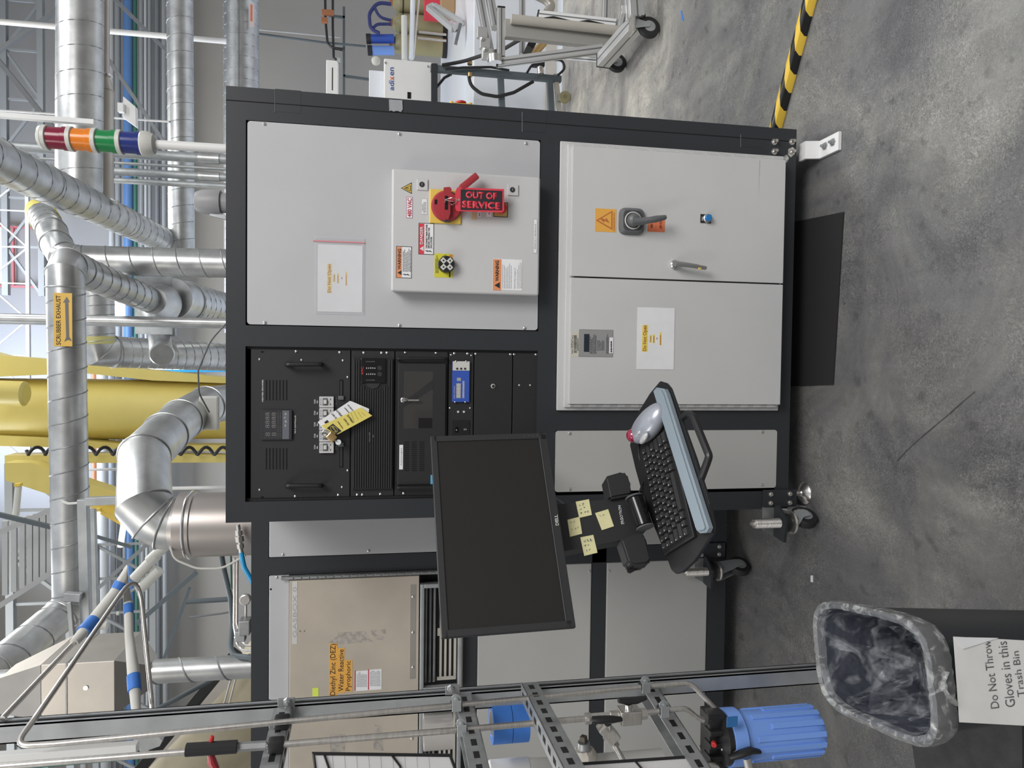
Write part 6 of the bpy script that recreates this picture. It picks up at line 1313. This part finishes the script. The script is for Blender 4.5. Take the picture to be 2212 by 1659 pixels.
hose('black hose hanging in a wide loop across the white bench front', [(1012, 158, 5.9), (1016, 185, 5.9), (1040, 203, 5.9), (1075, 209, 5.9), (1110, 200, 5.9), (1152, 176, 5.9)], .014, rubber, .12)
hose('black hose running from the stand up to the rolling cart', [(955, 141, 5.9), (1000, 133, 5.9), (1050, 117, 5.6), (1090, 105, 5.2), (1122, 86, 5.0)], .014, rubber, .15)
hose('thin black cable looping between the stand and the floor', [(1138, 158, 5.8), (1150, 138, 5.8), (1185, 128, 5.8), (1215, 130, 5.8), (1221, 148, 5.8), (1205, 163, 5.8)], .010, rubber, .12, 'cable', 'cable')
hose('black cable draped along the top of the blue grey stand', [(962, 150, 5.88), (1000, 146, 5.88), (1060, 145, 5.88), (1100, 152, 5.88)], .010, rubber, .12, 'cable', 'cable')
hose('bent dark tube under the leak detector', [(942, 190, 6.2), (960, 168, 6.2), (975, 160, 6.2)], .012, black_pl, .05)
t = thing('gas_fitting', 'brass coloured fitting at the stand beside the cart', 'fitting', A(1165, 150, 5.9)); MB().cyl(A(1166, 138, 5.9), A(1168, 160, 5.9), .028).build('body', steel, t); MB().obox(A(1163, 133, 5.9), (.045, 0, 0), (0, .03, 0), (0, 0, .05), .005).build('block', black_pl, t); MB().cyl(A(1150, 120, 5.6), A(1175, 92, 5.6), .03).build('elbow', brass, t)
for i, (x, y) in enumerate(((1015, 136), (1015, 162))): tag(MB().cyl(A(x, y-4, 5.9), A(x, y+4, 5.9), .02).build('hose_nipple', brass), ('upper', 'lower')[i]+' brass nipple on the stand top', 'fitting')
t = thing('red_carton', 'red and brown packages on the far bench at the right edge', 'package', (A(985, 20, 9.0).x, 9.0, .767)); MB().obox((A(980, 22, 9.0).x, 9.0, .767+.16), (.12, 0, 0), (0, .10, 0), (0, 0, .158), .006).build('red_wrap', red_orange if False else red_tag, t)
t = thing('cardboard_box', 'small brown cardboard box on the far bench', 'box', (A(995, 15, 8.4).x, 8.4, .767)); MB().obox((A(995, 12, 8.4).x, 8.4, .767+.08), (.13, 0, 0), (0, .12, 0), (0, 0, .078), .004).build('box', mat('cardboard', (.42, .27, .14), .7), t)
fr_ = thing('aluminium_frame', 'tilted rectangular aluminium frame standing on the far bench', 'frame', A(1015, 45, 7.4)); P_ = [A(925, 17, 7.6), A(937, 12, 7.6), A(999, 50, 7.1), A(980, 64, 7.1)]
for a, b in ((P_[0], P_[3]), (P_[1], P_[2]), (P_[0], P_[1]), (P_[2], P_[3])): MB().beam(a, b, .05, .05).build('bar', alu, fr_)
MB().beam(A(994, 55, 7.1), A(985, 92, 7.1), .10, .03).build('foot_plate', grey_pl, fr_)
t = thing('clear_tube_rack', 'hanging clear tube bundle in front of the olive tanks', 'tube rack', A(890, 60, 8.6)); 
for a, b, r, m_ in (((873, 35), (874, 130), .035, light_grey_pl), ((892, 0), (888, 128), .03, white_gloss), ((905, 0), (893, 126), .012, steel), ((905, 69), (964, 75), .015, steel), ((902, 82), (964, 88), .015, steel)): MB().cyl(A(*a, 8.6), A(*b, 8.6), r, seg=12).build('tube', m_, t)
es = thing('emergency_stop', 'red and yellow emergency stop button peeking over the cabinet edge', 'button', A(996, 222, 3.45)); q = A(996, 228, 3.45)
MB().box(q.x-.045, q.x+.006, 3.43, 3.50, q.z-.05, q.z+.05, .004).build('box', yellow_pl, es); MB().lathe((q.x+.002, 3.46, q.z), (1, 0, 0), [(.012, 0), (.012, .008), (.026, .010), (.026, .018), (.015, .022)], 24).build('mushroom_head', red_bright, es)
for s_ in (-1, 1): MB().lathe((q.x, 3.46, q.z+s_*.045), (1, 0, 0), [(.012, 0), (.010, .018), (.004, .02)], 14).build('guard_post', yellow_pl, es)
MB().box(q.x-.075, q.x-.045, 3.44, 3.49, .001, q.z+.04).build('mount_post', black_frame, es)
# ================================================================== rolling aluminium cart
ct = thing('rolling_cart', 'aluminium extrusion frame cart on black casters at upper right', 'cart', (2.2, 4.2, .0))
def ext(a, b, w_=.045, m_=alu, name='extrusion', caps=(0, 0)):
    a, b = A(*a), A(*b); o = MB().beam(a, b, w_, w_, bev=.003).build(name, m_, ct); d = (b-a).normalized(); u, v = frame_of(d)
    for s_ in (-1, 1):
        MB().beam(a+u*s_*w_*.501, b+u*s_*w_*.501, .008, .0015, hint=None).build('groove', grey_pl, o) if False else MB().obox((a+b)/2+u*s_*w_*.5, (b-a)/2, u*.0012, v*.004).build('groove', grey_pl, o)
        MB().obox((a+b)/2+v*s_*w_*.5, (b-a)/2, v*.0012, u*.004).build('groove', grey_pl, o)
    for f, p, s_ in ((caps[0], a, -1), (caps[1], b, 1)):
        if f: MB().obox(p+d*s_*.004, d*.006, u*w_*.52, v*w_*.52, .002).build('end_cap', black_pl, o)
ext((1303, 131, 4.45), (1378, 46, 3.95), .085, caps=(1, 1))
ext((1372, 40, 3.92), (1366, -60, 3.92), .085); ext((1376, 38, 3.90), (1374, -60, 3.90), .04) 
ext((1082, 20, 4.6), (1082, 124, 4.6), .048, caps=(1, 1)); ext((1074, 136, 4.6), (1302, 106, 4.5), .05, caps=(1, 0))
ext((1165, 33, 4.7), (1332, 52, 4.5), .05, caps=(1, 0)); ext((1128, -50, 5.2), (1128, 118, 5.2), .04); ext((1030, -40, 4.9), (1062, 134, 4.7), .05)
ext((1052, -40, 4.9), (1070, 60, 4.7), .05); ext((1310, -40, 4.6), (1308, 42, 4.6), .05)
ext((1226, 125, 4.9), (1302, 131, 4.5), .03); ext((1345, 48, 4.1), (1352, 20, 3.95), .05)
MB().prism([A(x, y, 4.55) for x, y in ((1092, 40), (1338, 66), (1316, 102), (1092, 78))], (0, .05, 0)).build('side_panel', mat('warm_grey_panel', (.40, .39, .36), .5), ct)
MB().tube(px3([(1104, 41, 4.52), (1335, 66, 4.5)]), .030, 14).build('panel_roll', beige_m, ct)
MB().beam(A(1152, 90, 5.0), A(1140, 112, 5.0), .16, .05).build('black_block', black_pl, ct)
for a, b in (((1190, 42), (1240, 52)), ((1265, 50), (1308, 58))): MB().tube(fillet(px3([(a[0]-20, a[1], 4.5), (a[0]+5, a[1]-4, 4.5), (b[0]-5, b[1]-4, 4.5), (b[0]+8, b[1]+3, 4.5)]), .05), .010, 8).build('cable', rubber, ct)
for x, y in ((1041, 72), (1047, 95), (1052, 118)): MB().obox(A(x, y, 4.6), (.035, 0, 0), (0, .02, 0), (0, 0, .035), .006).build('bracket', alu, ct)
for x, y, Y in ((1042, 83, 4.6), (1048, 106, 4.6), (1057, 127, 4.6)): MB().ell(A(x, y, Y-.03), (.014, 0, 0), (0, .014, 0), (0, 0, .014), 12, 8).build('ball_knob', chrome, ct)
MB().cyl(A(1068, 120, 4.55), A(1069, 136, 4.55), .045, seg=20).build('foot_cup', chrome, ct)
MB().tube(fillet(px3([(1140, -20, 5.4), (1180, 0, 5.4), (1192, 12, 5.4), (1182, 28, 5.4)]), .1), .035, 14).build('flex_tube', galv_warm, ct)
for i, (x, y) in enumerate(((1352, 138), (1424, 62))):
    p = FZ(x, y, 0); R = .062; c = V3((p.x, p.y, R+.001)); ax = V3((.25, -1, 0)).normalized()
    t = MB().lathe(c-ax*.016, ax, [(R*.72, 0), (R, .002), (R, .030), (R*.72, .032)], 32).build('caster_wheel', rubber, ct)
    MB().lathe(c-ax*.014, ax, [(R*.1, -.002), (R*.74, 0), (R*.74, .028), (R*.2, .034)], 28).build('hub', galv_dull, t)
    sd2 = V3((ax.y, -ax.x, 0)); MB().prism([c+ax*.022+sd2*.03+V3((0, 0, .095)), c+ax*.022-sd2*.035+V3((0, 0, .095)), c+ax*.022-sd2*.012, c+ax*.022+sd2*.012], ax*.004).build('fork', galv_dull, ct); MB().obox(c+V3((0, 0, .10)), (.045, 0, 0), (0, .04, 0), (0, 0, .005)).build('caster_plate', steel, ct)
